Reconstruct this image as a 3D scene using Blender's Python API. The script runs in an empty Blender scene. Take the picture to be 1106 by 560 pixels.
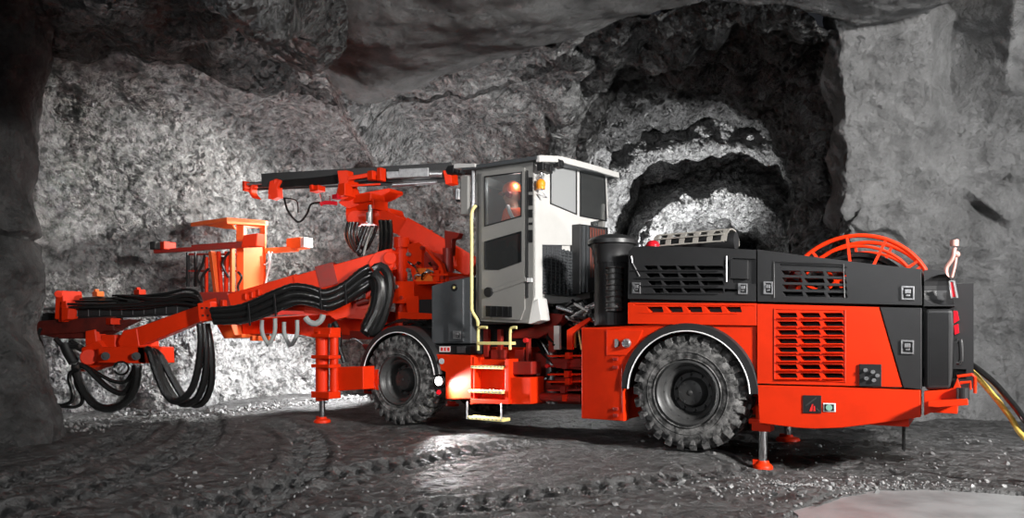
import bpy, bmesh, math, random
import numpy as np
from mathutils import Vector, Matrix, noise
from math import sin, cos, pi, radians as R
random.seed(4)
SC = bpy.context.scene
COL = SC.collection
# ---------------------------------------------------------------- camera
CX, HY, F, CH = 553.0, 365.5, 750.0, 1.11
cam_d = bpy.data.cameras.new('camera'); cam = bpy.data.objects.new('camera', cam_d); COL.objects.link(cam)
cam.location = (0, 0, CH); cam.rotation_euler = (pi/2, 0, 0)
cam_d.sensor_width = 36.0; cam_d.lens = 36.0*F/1106.0; cam_d.shift_y = (HY-280.0)/1106.0
cam_d.clip_end = 200; cam_d.clip_start = 0.05
SC.camera = cam
SC.view_settings.view_transform = 'Standard'; SC.view_settings.look = 'None'
SC.view_settings.gamma = 1.0; SC.view_settings.exposure = 0.0; SC.view_settings.use_curve_mapping = False
# machine frame: x = towards the rear of the rig, y = away across the rig, z up
TH = R(33.27); c_, s_ = cos(TH), sin(TH); OX, OY = 1.698, 6.74
def M(px, py, v):
    dx = (px-CX)/F
    Y = (v + s_*OX + c_*OY)/(s_*dx + c_)
    return Vector((c_*(Y*dx-OX) - s_*(Y-OY), v, CH + (HY-py)/F*Y))
def WW(px, py, Y): return Vector(((px-CX)/F*Y, Y, CH + (HY-py)/F*Y))
def toM(p): return Vector((c_*(p[0]-OX)-s_*(p[1]-OY), s_*(p[0]-OX)+c_*(p[1]-OY), p[2]))
def MW(px, py, Y): return toM(WW(px, py, Y))
def sx(px, v): return M(px, HY, v).x
# ---------------------------------------------------------------- materials
def mat(name, col, rough=.5, metal=0., bump=None, var=0., vscale=6., emit=None, dirt=None, spec=.5, coat=0.):
    m = bpy.data.materials.new(name); m.use_nodes = True; nt = m.node_tree; b = nt.nodes['Principled BSDF']
    b.inputs['Base Color'].default_value = (*col, 1); b.inputs['Roughness'].default_value = rough
    b.inputs['Metallic'].default_value = metal; b.inputs['Specular IOR Level'].default_value = spec
    b.inputs['Coat Weight'].default_value = coat; b.inputs['Coat Roughness'].default_value = .15
    tc = nt.nodes.new('ShaderNodeTexCoord')
    if var or dirt:
        n = nt.nodes.new('ShaderNodeTexNoise'); n.inputs['Scale'].default_value = vscale; n.inputs['Detail'].default_value = 6
        n.inputs['Roughness'].default_value = .65
        nt.links.new(tc.outputs['Object'], n.inputs['Vector'])
        mx = nt.nodes.new('ShaderNodeMix'); mx.data_type = 'RGBA'
        d = dirt or tuple(x*(1-var) for x in col)
        mr = nt.nodes.new('ShaderNodeMapRange'); mr.inputs[1].default_value = .42; mr.inputs[2].default_value = .72
        nt.links.new(n.outputs[0], mr.inputs[0])
        if dirt: mr.inputs[4].default_value = var or .5
        nt.links.new(mr.outputs[0], mx.inputs[0]); mx.inputs[6].default_value = (*col, 1); mx.inputs[7].default_value = (*d, 1)
        nt.links.new(mx.outputs[2], b.inputs['Base Color'])
    if bump:
        n2 = nt.nodes.new('ShaderNodeTexNoise'); n2.inputs['Scale'].default_value = bump[0]; n2.inputs['Detail'].default_value = 5
        nt.links.new(tc.outputs['Object'], n2.inputs['Vector'])
        bp = nt.nodes.new('ShaderNodeBump'); bp.inputs['Strength'].default_value = bump[1]; bp.inputs['Distance'].default_value = bump[2]
        nt.links.new(n2.outputs[0], bp.inputs['Height']); nt.links.new(bp.outputs[0], b.inputs['Normal'])
    if emit: b.inputs['Emission Color'].default_value = (*emit[0], 1); b.inputs['Emission Strength'].default_value = emit[1]
    return m
RED = mat('orange_red_paint', (.76, .030, .002), .45, var=.15, vscale=3, spec=.25)
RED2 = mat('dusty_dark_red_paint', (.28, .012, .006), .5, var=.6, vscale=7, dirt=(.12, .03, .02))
BLK = mat('charcoal_panel', (.021, .021, .022), .42, var=.2, bump=(60, .15, .003))
GRY = mat('grey_cabinet_paint', (.075, .080, .085), .42, var=.2)
DRK = mat('black_steel', (.012, .012, .013), .5)
HOSE = mat('black_rubber_hose', (.010, .010, .010), .22, bump=(60, .5, .004), spec=.8)
HOSEG = mat('grey_spiral_hose', (.34, .36, .35), .45)
TYR = mat('dusty_tyre_rubber', (.020, .020, .020), .75, var=.95, vscale=11, dirt=(.27, .265, .26), bump=(40, .5, .01))
RIM = mat('dark_rim_steel', (.055, .055, .055), .45, .3, var=.5, vscale=12, dirt=(.10, .10, .10))
CAB = mat('light_grey_cab_paint', (.60, .59, .57), .4, var=.05)
CAB2 = mat('shaded_cab_paint', (.25, .243, .23), .42, var=.08)  # same cab paint, shade of the near side put into its colour
YEL = mat('pale_yellow_paint', (.86, .74, .30), .45, var=.15, vscale=20)
CHR = mat('chrome_rod', (.75, .75, .76), .18, 1.)
STL = mat('bare_steel', (.42, .42, .43), .38, .8, var=.4, vscale=20)
WHT = mat('white_label', (.8, .8, .8), .5)
LBR = mat('label_red', (.7, .02, .02), .5)
LBG = mat('label_green', (.25, .5, .40), .5)
LENS = mat('red_lens', (.55, .01, .02), .15)
AMB = mat('amber_lens', (.95, .32, .02), .2)
LAMP = mat('lit_lamp', (.9, .9, .9), .3, emit=((1, .97, .92), 14))
JKT = mat('orange_jacket', (.95, .10, .01), .7, bump=(30, .5, .01))
HLM = mat('orange_helmet', (.75, .10, .02), .3)
SKN = mat('skin', (.52, .28, .19), .55)
YHOSE = mat('yellow_hose_rubber', (.72, .50, .10), .5, var=.4, vscale=30)
SEATM = mat('seat_fabric', (.04, .04, .045), .8)
TROU = mat('dark_trousers', (.05, .05, .07), .85)
def glassmat(name, tint, alpha):
    m = bpy.data.materials.new(name); m.use_nodes = True; nt = m.node_tree
    for n in list(nt.nodes): nt.nodes.remove(n)
    o = nt.nodes.new('ShaderNodeOutputMaterial'); t = nt.nodes.new('ShaderNodeBsdfTransparent'); g = nt.nodes.new('ShaderNodeBsdfGlossy')
    d = nt.nodes.new('ShaderNodeBsdfDiffuse'); d.inputs[0].default_value = (.50, .51, .51, 1)
    t.inputs[0].default_value = (*tint, 1); g.inputs['Roughness'].default_value = .08
    fr = nt.nodes.new('ShaderNodeFresnel'); fr.inputs[0].default_value = 1.5
    m1 = nt.nodes.new('ShaderNodeMixShader'); m2 = nt.nodes.new('ShaderNodeMixShader'); m2.inputs[0].default_value = alpha
    nt.links.new(fr.outputs[0], m1.inputs[0]); nt.links.new(t.outputs[0], m1.inputs[1]); nt.links.new(g.outputs[0], m1.inputs[2])
    nt.links.new(m1.outputs[0], m2.inputs[1]); nt.links.new(d.outputs[0], m2.inputs[2]); nt.links.new(m2.outputs[0], o.inputs[0])
    return m
GLS = glassmat('cab_glass', (.85, .87, .87), .14)
GLS2 = glassmat('dusty_glass', (.60, .60, .60), .55)
GLS4 = glassmat('clear_dark_glass', (.6, .62, .62), .04)
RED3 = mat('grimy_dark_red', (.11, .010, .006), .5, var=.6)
GLS3 = glassmat('dark_glass', (.35, .36, .36), .05)
def rockmat(name, dark, light, scale, bstr, rough=.8, vor=3.0, crack=.5, bdist=.08, grain=(28, .6, .02), fac=None):
    m = bpy.data.materials.new(name); m.use_nodes = True; nt = m.node_tree; b = nt.nodes['Principled BSDF']
    L = nt.links; tc = nt.nodes.new('ShaderNodeTexCoord')
    n1 = nt.nodes.new('ShaderNodeTexNoise'); n1.inputs['Scale'].default_value = scale; n1.inputs['Detail'].default_value = 9; n1.inputs['Roughness'].default_value = .68
    L.new(tc.outputs['Object'], n1.inputs['Vector'])
    cr = nt.nodes.new('ShaderNodeValToRGB'); cr.color_ramp.elements[0].position = .30; cr.color_ramp.elements[1].position = .72
    cr.color_ramp.elements[0].color = (*[dark]*3, 1); cr.color_ramp.elements[1].color = (*[light]*3, 1)
    L.new(n1.outputs[0], cr.inputs[0])
    v = nt.nodes.new('ShaderNodeTexVoronoi'); v.feature = 'DISTANCE_TO_EDGE'; v.inputs['Scale'].default_value = vor
    n3 = nt.nodes.new('ShaderNodeTexNoise'); n3.inputs['Scale'].default_value = 2.2; n3.inputs['Detail'].default_value = 4
    L.new(tc.outputs['Object'], n3.inputs['Vector'])
    va = nt.nodes.new('ShaderNodeVectorMath'); va.operation = 'MULTIPLY_ADD'; va.inputs[1].default_value = (.9, .9, .9)
    L.new(n3.outputs[1], va.inputs[0]); L.new(tc.outputs['Object'], va.inputs[2]); L.new(va.outputs[0], v.inputs['Vector'])
    mr = nt.nodes.new('ShaderNodeMapRange'); mr.inputs[1].default_value = 0; mr.inputs[2].default_value = .06; L.new(v.outputs[0], mr.inputs[0])
    n4 = nt.nodes.new('ShaderNodeTexNoise'); n4.inputs['Scale'].default_value = scale*6; n4.inputs['Detail'].default_value = 8; n4.inputs['Roughness'].default_value = .7
    L.new(tc.outputs['Object'], n4.inputs['Vector'])
    ad = nt.nodes.new('ShaderNodeMath'); ad.operation = 'MULTIPLY_ADD'; ad.inputs[1].default_value = crack
    L.new(mr.outputs[0], ad.inputs[0]); L.new(n4.outputs[0], ad.inputs[2])
    ad2 = nt.nodes.new('ShaderNodeMath'); ad2.operation = 'MULTIPLY_ADD'; ad2.inputs[1].default_value = 1.2
    L.new(n1.outputs[0], ad2.inputs[0]); L.new(ad.outputs[0], ad2.inputs[2])
    bp = nt.nodes.new('ShaderNodeBump'); bp.inputs['Strength'].default_value = bstr; bp.inputs['Distance'].default_value = bdist
    L.new(ad2.outputs[0], bp.inputs['Height'])
    n5 = nt.nodes.new('ShaderNodeTexNoise'); n5.inputs['Scale'].default_value = grain[0]; n5.inputs['Detail'].default_value = 6; n5.inputs['Roughness'].default_value = .75
    L.new(tc.outputs['Object'], n5.inputs['Vector'])
    bp2 = nt.nodes.new('ShaderNodeBump'); bp2.inputs['Strength'].default_value = grain[1]; bp2.inputs['Distance'].default_value = grain[2]
    L.new(n5.outputs[0], bp2.inputs['Height']); L.new(bp.outputs[0], bp2.inputs['Normal'])
    last = bp2
    for fs, fd in (fac or []):
        vv = nt.nodes.new('ShaderNodeTexVoronoi'); vv.inputs['Scale'].default_value = fs; L.new(va.outputs[0], vv.inputs['Vector'])
        sb_ = nt.nodes.new('ShaderNodeVectorMath'); sb_.operation = 'SUBTRACT'; L.new(va.outputs[0], sb_.inputs[0]); L.new(vv.outputs['Position'], sb_.inputs[1])
        sc_ = nt.nodes.new('ShaderNodeVectorMath'); sc_.operation = 'SUBTRACT'; sc_.inputs[1].default_value = (.5, .5, .5); L.new(vv.outputs['Color'], sc_.inputs[0])
        dt = nt.nodes.new('ShaderNodeVectorMath'); dt.operation = 'DOT_PRODUCT'; L.new(sb_.outputs[0], dt.inputs[0]); L.new(sc_.outputs[0], dt.inputs[1])
        b3 = nt.nodes.new('ShaderNodeBump'); b3.inputs['Strength'].default_value = 1; b3.inputs['Distance'].default_value = fd; L.new(dt.outputs['Value'], b3.inputs['Height']); L.new(last.outputs[0], b3.inputs['Normal']); last = b3
    bp2 = last; L.new(bp2.outputs[0], b.inputs['Normal'])
    mx = nt.nodes.new('ShaderNodeMix'); mx.data_type = 'RGBA'; mx.blend_type = 'MULTIPLY'; mx.inputs[0].default_value = crack
    L.new(cr.outputs[0], mx.inputs[6]); L.new(mr.outputs[0], mx.inputs[7]); L.new(mx.outputs[2], b.inputs['Base Color'])
    b.inputs['Roughness'].default_value = rough; b.inputs['Specular IOR Level'].default_value = .45
    return m
ROCK = rockmat('fractured_grey_rock', .08, .78, 6.5, 1.0, .42, 2.6, .06, .10, (16, 1., .05), [(5., 1.6), (13., 1.6)])
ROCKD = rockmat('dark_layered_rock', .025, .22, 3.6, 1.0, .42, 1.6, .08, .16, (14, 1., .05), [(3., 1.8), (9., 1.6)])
SHOT = rockmat('sprayed_concrete', .13, .32, 2.0, .9, .88, 4.0, .0, .06, (20, 1., .07), [(9., .35)])
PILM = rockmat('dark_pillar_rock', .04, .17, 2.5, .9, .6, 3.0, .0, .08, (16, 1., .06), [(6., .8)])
FLOORM = rockmat('muddy_tunnel_floor', .04, .23, 5.0, 1., .55, 5.0, .0, .06, (22, 1., .05), [(14., .8)])
# a wet, darker stain on the mud (vertex attribute 'wet')
_nt = FLOORM.node_tree; _b = _nt.nodes['Principled BSDF']; _at = _nt.nodes.new('ShaderNodeAttribute'); _at.attribute_name = 'wet'
_mx = _nt.nodes.new('ShaderNodeMix'); _mx.data_type = 'RGBA'; _src = _b.inputs['Base Color'].links[0].from_socket
_nt.links.new(_at.outputs['Fac'], _mx.inputs[0]); _nt.links.new(_src, _mx.inputs[6]); _mx.inputs[7].default_value = (.012, .011, .010, 1)
_nt.links.new(_mx.outputs[2], _b.inputs['Base Color'])
_mr = _nt.nodes.new('ShaderNodeMapRange'); _mr.inputs[3].default_value = .55; _mr.inputs[4].default_value = .25; _nt.links.new(_at.outputs['Fac'], _mr.inputs[0]); _nt.links.new(_mr.outputs[0], _b.inputs['Roughness'])
GRAV = mat('grey_gravel', (.30, .30, .30), .5, var=.8, vscale=9)
GUARD = mat('beige_guard_metal', (.36, .34, .31), .5, .3)
# ---------------------------------------------------------------- mesh builder
class MB:
    def __init__(s): s.b = bmesh.new()
    def face(s, pts):
        vs = [s.b.verts.new(p) for p in pts]
        return s.b.faces.new(vs)
    def prism(s, pts, ext):
        ext = Vector(ext); a = [s.b.verts.new(p) for p in pts]; b = [s.b.verts.new(Vector(p)+ext) for p in pts]; n = len(a)
        s.b.faces.new(a); s.b.faces.new(b[::-1])
        for i in range(n): s.b.faces.new((a[i], b[i], b[(i+1) % n], a[(i+1) % n]))
        return s
    def pp(s, px, v, d):           # outline seen at plane v, real thickness d across the rig
        return s.prism([M(x, y, v) for x, y in px], (0, d, 0))
    def box(s, c, sz, rot=None):
        m = Matrix.Translation(Vector(c)) @ (rot.to_4x4() if rot is not None else Matrix()) @ Matrix.Diagonal((*sz, 1))
        bmesh.ops.create_cube(s.b, size=1, matrix=m); return s
    def bb(s, p0, p1):
        p0, p1 = Vector(p0), Vector(p1); return s.box((p0+p1)/2, [abs(a) for a in (p1-p0)])
    def bar(s, a, b, w, h, up=(0, 0, 1)):   # rectangular bar from a to b, w across, h along up
        a, b = Vector(a), Vector(b); d = (b-a); L = d.length; x = d.normalized(); y = Vector(up).cross(x).normalized(); z = x.cross(y)
        rot = Matrix((x, y, z)).transposed(); return s.box((a+b)/2, (L, w, h), rot)
    def taper(s, a, b, wa, ha, wb, hb, up=(0, 0, 1)):
        a, b = Vector(a), Vector(b); x = (b-a).normalized(); y = Vector(up).cross(x).normalized(); z = x.cross(y)
        q = lambda p, w, h: [p-y*w/2-z*h/2, p+y*w/2-z*h/2, p+y*w/2+z*h/2, p-y*w/2+z*h/2]
        A = [s.b.verts.new(p) for p in q(a, wa, ha)]; B = [s.b.verts.new(p) for p in q(b, wb, hb)]
        s.b.faces.new(A[::-1]); s.b.faces.new(B)
        for i in range(4): s.b.faces.new((A[i], A[(i+1) % 4], B[(i+1) % 4], B[i]))
        return s
    def cyl(s, a, b, r0, r1=None, n=20):
        a, b = Vector(a), Vector(b); r1 = r0 if r1 is None else r1; d = b-a
        m = Matrix.Translation((a+b)/2) @ d.to_track_quat('Z', 'Y').to_matrix().to_4x4()
        bmesh.ops.create_cone(s.b, cap_ends=True, segments=n, radius1=r0, radius2=r1, depth=d.length, matrix=m); return s
    def sph(s, c, r, sc=(1, 1, 1), n=16):
        bmesh.ops.create_uvsphere(s.b, u_segments=n, v_segments=n//2+2, radius=r, matrix=Matrix.Translation(Vector(c)) @ Matrix.Diagonal((*sc, 1))); return s
    def lathe(s, prof, o, axis=(0, 1, 0), n=48):   # prof: (r, h) along axis from o
        q = Vector(axis).normalized().to_track_quat('Z', 'Y').to_matrix(); rings = []
        for r, h in prof:
            if r < 1e-5: rings.append([s.b.verts.new(Vector(o)+q @ Vector((0, 0, h)))])
            else: rings.append([s.b.verts.new(Vector(o)+q @ Vector((r*cos(2*pi*i/n), r*sin(2*pi*i/n), h))) for i in range(n)])
        for A, B in zip(rings, rings[1:]):
            for i in range(n):
                j = (i+1) % n
                f = [A[i % len(A)], A[j % len(A)], B[j % len(B)], B[i % len(B)]]
                g = []
                for x in f:
                    if x not in g: g.append(x)
                if len(g) > 2: s.b.faces.new(g)
        return s
    def tube(s, pts, r, n=8, step=None, rib=0., ribw=.02, closed=False):
        P = smooth(pts, step or max(r*1.2, .02), closed) if step != 0 else [Vector(p) for p in pts]
        if rib:
            P = smooth(pts, ribw, closed)
        prev = None; rings = []; N = len(P); u = None
        for i, p in enumerate(P):
            d = (P[(i+1) % N]-P[i-1]) if closed else (P[min(i+1, N-1)]-P[max(i-1, 0)])
            d.normalize()
            if u is None: u = d.orthogonal().normalized()
            u = (u-d*u.dot(d)).normalized(); w = d.cross(u)
            rr = r*(1+rib) if rib and i % 2 else r
            rings.append([s.b.verts.new(p+(u*cos(2*pi*k/n)+w*sin(2*pi*k/n))*rr) for k in range(n)])
        for i in range(N if closed else N-1):
            A, B = rings[i], rings[(i+1) % N]
            for k in range(n): s.b.faces.new((A[k], A[(k+1) % n], B[(k+1) % n], B[k]))
        if not closed:
            s.b.faces.new(rings[0][::-1]); s.b.faces.new(rings[-1])
        return s
    def mesh(s, name='m'):
        bmesh.ops.recalc_face_normals(s.b, faces=s.b.faces)
        me = bpy.data.meshes.new(name); s.b.to_mesh(me); return me
    def build(s, name, m, parent=None, bev=0., smooth_=False, seg=2, label=None, mats=None):
        me = s.mesh(name); s.b.free()
        o = bpy.data.objects.new(name, me); COL.objects.link(o); me.materials.append(m)
        if parent is not None: o.parent = parent
        if smooth_: me.polygons.foreach_set('use_smooth', [True]*len(me.polygons)); me.set_sharp_from_angle(angle=R(38))
        if bev:
            b = o.modifiers.new('bevel', 'BEVEL'); b.width = bev; b.segments = seg; b.limit_method = 'ANGLE'; b.angle_limit = R(35)
        if label: o['label'] = label
        return o
def smooth(pts, step, closed=False):
    P = [Vector(p) for p in pts]; out = []; N = len(P)
    rng = range(N if closed else N-1)
    for i in rng:
        if closed: a, b, c, d = P[i-1], P[i], P[(i+1) % N], P[(i+2) % N]
        else: a, b, c, d = P[max(i-1, 0)], P[i], P[i+1], P[min(i+2, N-1)]
        k = max(2, int((c-b).length/step))
        for j in range(k):
            t = j/k; t2 = t*t; t3 = t2*t
            out.append(.5*((2*b)+(c-a)*t+(2*a-5*b+4*c-d)*t2+(3*b-a-3*c+d)*t3))
    if not closed: out.append(P[-1])
    return out
def cut(panel, cutter):            # boolean difference of two builders -> new builder
    mo = []
    for q in (panel, cutter):
        me = q.mesh(); o = bpy.data.objects.new('tmp', me); COL.objects.link(o); mo.append(o); q.b.free()
    md = mo[0].modifiers.new('b', 'BOOLEAN'); md.operation = 'DIFFERENCE'; md.object = mo[1]; md.solver = 'EXACT'; md.use_self = True
    dg = bpy.context.evaluated_depsgraph_get(); dg.update()
    me = bpy.data.meshes.new_from_object(mo[0].evaluated_get(dg))
    r = MB(); r.b.from_mesh(me)
    for o in mo: bpy.data.objects.remove(o)
    return r
def empty(name, label=None, cat=None, loc=(0, 0, 0), rz=0, parent=None, group=None):
    o = bpy.data.objects.new(name, None); COL.objects.link(o); o.location = loc; o.rotation_euler = (0, 0, rz); o.empty_display_size = .2
    if label: o['label'] = label
    if cat: o['category'] = cat
    if group: o['group'] = group
    if parent is not None: o.parent = parent
    return o
# ================================================================ THE TUNNEL
def fract(p, s, o=5, H=.9): return noise.fractal(Vector(p)*s, H, 2.1, o)
def ridg(p, s, o=5): return noise.ridged_multi_fractal(Vector(p)*s, .9, 2.1, o, 1.0, 2.0)
def patch(name, grid, nu, nv, disp, m, kind='structure', flip=False, closed=False):
    """grid[row][col] of world points -> catmull-rom surface, displaced along its normal by real geometry"""
    G = np.array([[list(p) for p in r] for r in grid], float); nr, nc, _ = G.shape
    def cr(A, n):
        k = A.shape[0]; t = np.linspace(0, k-1, n); i = np.minimum(t.astype(int), k-2); f = (t-i)[:, None, None]
        a = A[np.maximum(i-1, 0)]; b = A[i]; c = A[i+1]; d = A[np.minimum(i+2, k-1)]
        return .5*((2*b)+(c-a)*f+(2*a-5*b+4*c-d)*f**2+(3*b-a-3*c+d)*f**3)
    S = cr(G, nv); S = cr(S.transpose(1, 0, 2), nu).transpose(1, 0, 2)
    du = np.gradient(S, axis=1); dv = np.gradient(S, axis=0); Nn = np.cross(du, dv); Nn /= np.linalg.norm(Nn, axis=2, keepdims=True)+1e-9
    if flip: Nn = -Nn
    for j in range(nv):
        for i in range(nu):
            S[j, i] += Nn[j, i]*disp(S[j, i], i/(nu-1), j/(nv-1))
    V = S.reshape(-1, 3); idx = np.arange(nu*nv).reshape(nv, nu)
    Fc = np.stack([idx[:-1, :-1], idx[:-1, 1:], idx[1:, 1:], idx[1:, :-1]], -1).reshape(-1, 4)
    if flip: Fc = Fc[:, ::-1]
    me = bpy.data.meshes.new(name); me.from_pydata(V.tolist(), [], Fc.tolist()); me.materials.append(m)
    me.polygons.foreach_set('use_smooth', [True]*len(me.polygons)); me.update()
    o = bpy.data.objects.new(name, me); COL.objects.link(o); o['kind'] = kind
    return o
def facet(p, s):      # blocky broken rock: cellular steps
    q = Vector((p[0]+.35*noise.noise(Vector(p)*1.3), p[1]+.35*noise.noise(Vector(p)*1.3+Vector((9, 2, 5))), p[2]*1.6))*s
    return noise.cell(q*1.0) if False else noise.voronoi(q)[0][0]
# -- left face + rock roof
cols = [-260, -60, 0, 50, 120, 210, 300, 400, 480, 560, 625, 662]
Yb = [9.4, 9.8, 10.2, 10.6, 11.0, 11.6, 13.6, 14.6, 14.6, 14.2, 14.0, 18]
Ym = [9.4, 9.8, 10.2, 10.7, 11.3, 12.0, 13.8, 14.6, 14.5, 14.0, 13.6, 17]
Yt = [9.2, 9.6, 10.0, 10.7, 11.2, 11.9, 13.2, 14.0, 13.6, 12.8, 12.6, 15.5]
yt = [90, 95, 100, 104, 112, 128, 148, 165, 158, 150, 145, 150]
Y3 = [8.6, 8.9, 9.2, 9.4, 9.8, 10.3, 11.2, 11.8, 11.4, 10.9, 10.4, 13]
y3 = [40, 45, 50, 55, 62, 75, 98, 118, 112, 95, 70, 90]
Y4 = [7.4, 7.7, 8.0, 8.1, 8.4, 8.8, 9.6, 10.6, 10.3, 9.6, 9.0, 11]
y4 = [-30, -25, -20, -12, -5, 10, 40, 82, 70, 40, 10, 20]
rows = [[Vector(((c-CX)/F*y, y, -.35)) for c, y in zip(cols, Yb)],
        [WW(c, 330, y) for c, y in zip(cols, Ym)],
        [WW(c, 215, y) for c, y in zip(cols, Ym)],
        [WW(c, a, y) for c, a, y in zip(cols, yt, Yt)],
        [WW(c, a, y) for c, a, y in zip(cols, y3, Y3)],
        [WW(c, a, y) for c, a, y in zip(cols, y4, Y4)],
        [WW(c, a-70, y-1.5) for c, a, y in zip(cols, y4, Y4)],
        [WW(c, a, y-3.0)+Vector((0, 0, .6)) for c, a, y in zip(cols, y4, Y4)],
        [WW(c, a, y-6.5)+Vector((0, 0, 2.5)) for c, a, y in zip(cols, y4, Y4)]]
def d_face(p, u, v):
    p = Vector(p)
    strat = noise.noise(Vector((p.x*.5+p.z*.5, p.y*.5, p.z*4.0)))*.10
    up = min(1, max(0, (p.z-4.0)/1.2))
    n0 = noise.noise(p*1.7)
    k = -1.5*max(0, .55-abs(p.x+2.45+(p.z-4.9)*.5)-abs(p.z-4.85)*.7) if p.z < 5.4 else 0
    k -= .45*max(0, 1-abs(p.z-4.45-.25*n0-(p.x+2.5)*.06)/.13)*min(1, max(0, (1.4-abs(p.x+2.5))*2))
    return k+.30*fract(p, .35, 3)+.07*fract(p, 2.2, 5)+ .16*(ridg(p, .8, 5)-1.0)*(.35+.9*up) + strat*up*1.6 + .10*(facet(p, 2.3)-.4)*(1-.3*up)
patch('wall_left', rows[:6], 420, 260, d_face, ROCK, flip=True)
RR = [[p+Vector((0, 0, (.0 if r_ < 2 else 1.3)*(1 if c_i > 6 else 0) + (.5 if c_i > 6 and r_ == 1 else 0))) for c_i, p in enumerate(row)] for r_, row in enumerate(rows[4:])]
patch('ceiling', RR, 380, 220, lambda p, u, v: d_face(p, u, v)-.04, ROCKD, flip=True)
# -- sprayed concrete roof with a torn free edge
E = [(150, -120, 6.6), (215, -40, 7.5), (262, 22, 8.3), (330, 62, 9.2), (385, 102, 10.1), (440, 96, 9.9), (500, 78, 9.7), (570, 58, 9.3), (640, 36, 8.8), (740, 14, 8.2), (820, 10, 8.0), (885, 16, 8.0), (930, 30, 8.2), (1000, 20, 8.2)]
Ep = [WW(*e) for e in E]
r0 = [p+Vector((0, .5, .75)) for p in Ep]; r1 = [p+Vector((0, .12, .12)) for p in Ep]; r2 = [p+Vector((0, -.35, .0)) for p in Ep]
r3 = [Vector((p.x*.97-.1, p.y*.72, 4.75+.10*(p.x*.0))) for p in Ep]; r4 = [Vector((p.x*1.1-.5, 3.4, 5.0)) for p in Ep]; r5 = [Vector((p.x*1.6-1, -3, 5.4)) for p in Ep]
def d_shot(p, u, v):
    p = Vector(p); e = min(1, max(0, 1.35-v*6))
    return .16*fract(p, .45, 3)+.035*fract(p, 2.5, 4)+e*(.34*fract(p, 4.6, 5)+.26*fract(p, 1.6, 3))
patch('ceiling', [r0, r1, r2, r3, r4, r5], 420, 200, d_shot, SHOT)
# -- sprayed right wall, torn left edge
WE = [(895, -140, 8.2), (900, -40, 8.2), (903, 20, 8.3), (912, 90, 8.7), (916, 160, 9.0), (912, 230, 9.3), (914, 300, 9.6), (916, 380, 9.9)]
wcols = [(-14, .9), (-3, .35), (0, 0), (60, -.10), (120, -.1), (195, -.3), (330, -1.0), (600, -2.6), (1500, -5.2)]
wr = []
for px, py, Y in WE:
    zz = WW(px, py, Y).z
    wr.append([Vector(((px+a-CX)/F*(Y+b), Y+b, zz)) for a, b in wcols])
wr.append([Vector((p.x, p.y-.05, -.4)) for p in wr[-1]])
def d_wall(p, u, v):
    p = Vector(p); e = max(0, 1-abs(u-.16)*9)
    g = noise.noise(Vector((p.x*.9+3, 0, p.z*.35+1)))
    gl = -1.1*max(0, .42-abs(p.x-5.45-.22*sin(p.z*2)))*min(1, max(0, (p.z-3.3)/.9))*(1+.5*noise.noise(p*2))
    gl -= .30*max(0, 1-abs((p.x-6.05)*.75+(p.z-2.9))/.10)*max(0, 1-abs(p.x-6.25)/.35)
    gl -= .22*max(0, 1-abs((p.x-4.95)*.45+(p.z-2.45)+.1*sin(p.x*7))/.09)*max(0, 1-abs(p.x-4.95)/.5)
    return .22*fract(p, .55, 3)+.09*fract(p, 1.5, 3)+.05*fract(p, 2.8, 4)+.012*fract(p, 9, 3)+e*.16*fract(p, 3.2, 5) + gl
patch('wall_right', wr, 420, 300, d_wall, SHOT, flip=True)
# -- torn rock band between the sprayed edge and the side drift
def zpt(px, z, Y): return Vector(((px-CX)/F*Y, Y, z))
Bk = [[zpt(610, -.4, 13.6), zpt(622, -.4, 13.8), zpt(636, -.4, 14), zpt(650, -.4, 17), zpt(655, -.4, 20)],
      [WW(590, 130, 12.0), WW(612, 160, 12.8), WW(636, 230, 13.6), WW(650, 230, 17), WW(655, 230, 20)],
      [WW(590, 40, 9.4), WW(625, 92, 11.5), WW(638, 140, 13), WW(655, 190, 17), WW(660, 200, 20)],
      [WW(655, 22, 8.9), WW(668, 58, 10.5), WW(683, 97, 12.5), WW(690, 150, 16), WW(700, 170, 20)],
      [WW(740, 2, 8.3), WW(742, 50, 10.0), WW(745, 96, 12), WW(750, 135, 16), WW(755, 150, 20)],
      [WW(825, 0, 8.2), WW(820, 50, 9.8), WW(803, 103, 12), WW(800, 135, 16), WW(800, 150, 20)],
      [WW(895, 10, 8.3), WW(885, 72, 9.6), WW(852, 128, 11.5), WW(845, 165, 16), WW(838, 180, 20)],
      [WW(922, 90, 8.8), WW(900, 140, 9.8), WW(868, 170, 11), WW(858, 200, 16), WW(850, 215, 20)],
      [WW(925, 280, 9.4), WW(900, 280, 10), WW(866, 280, 11), WW(858, 280, 16), WW(850, 280, 20)],
      [zpt(925, -.4, 9.5), zpt(900, -.4, 10), zpt(866, -.4, 11), zpt(858, -.4, 16), zpt(850, -.4, 20)]]
def d_brow(p, u, v):
    p = Vector(p); return .22*(ridg(p, 1.1, 6)-1.1)+.12*fract(p, 1.5, 4)+.12*(facet(p, 2.6)-.4)+noise.noise(Vector((p.x, p.y*.6, p.z*5)))*.07
patch('wall_drift', [[Bk[r][c] for r in range(len(Bk))] for c in range(5)], 460, 260, d_brow, ROCKD)
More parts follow.
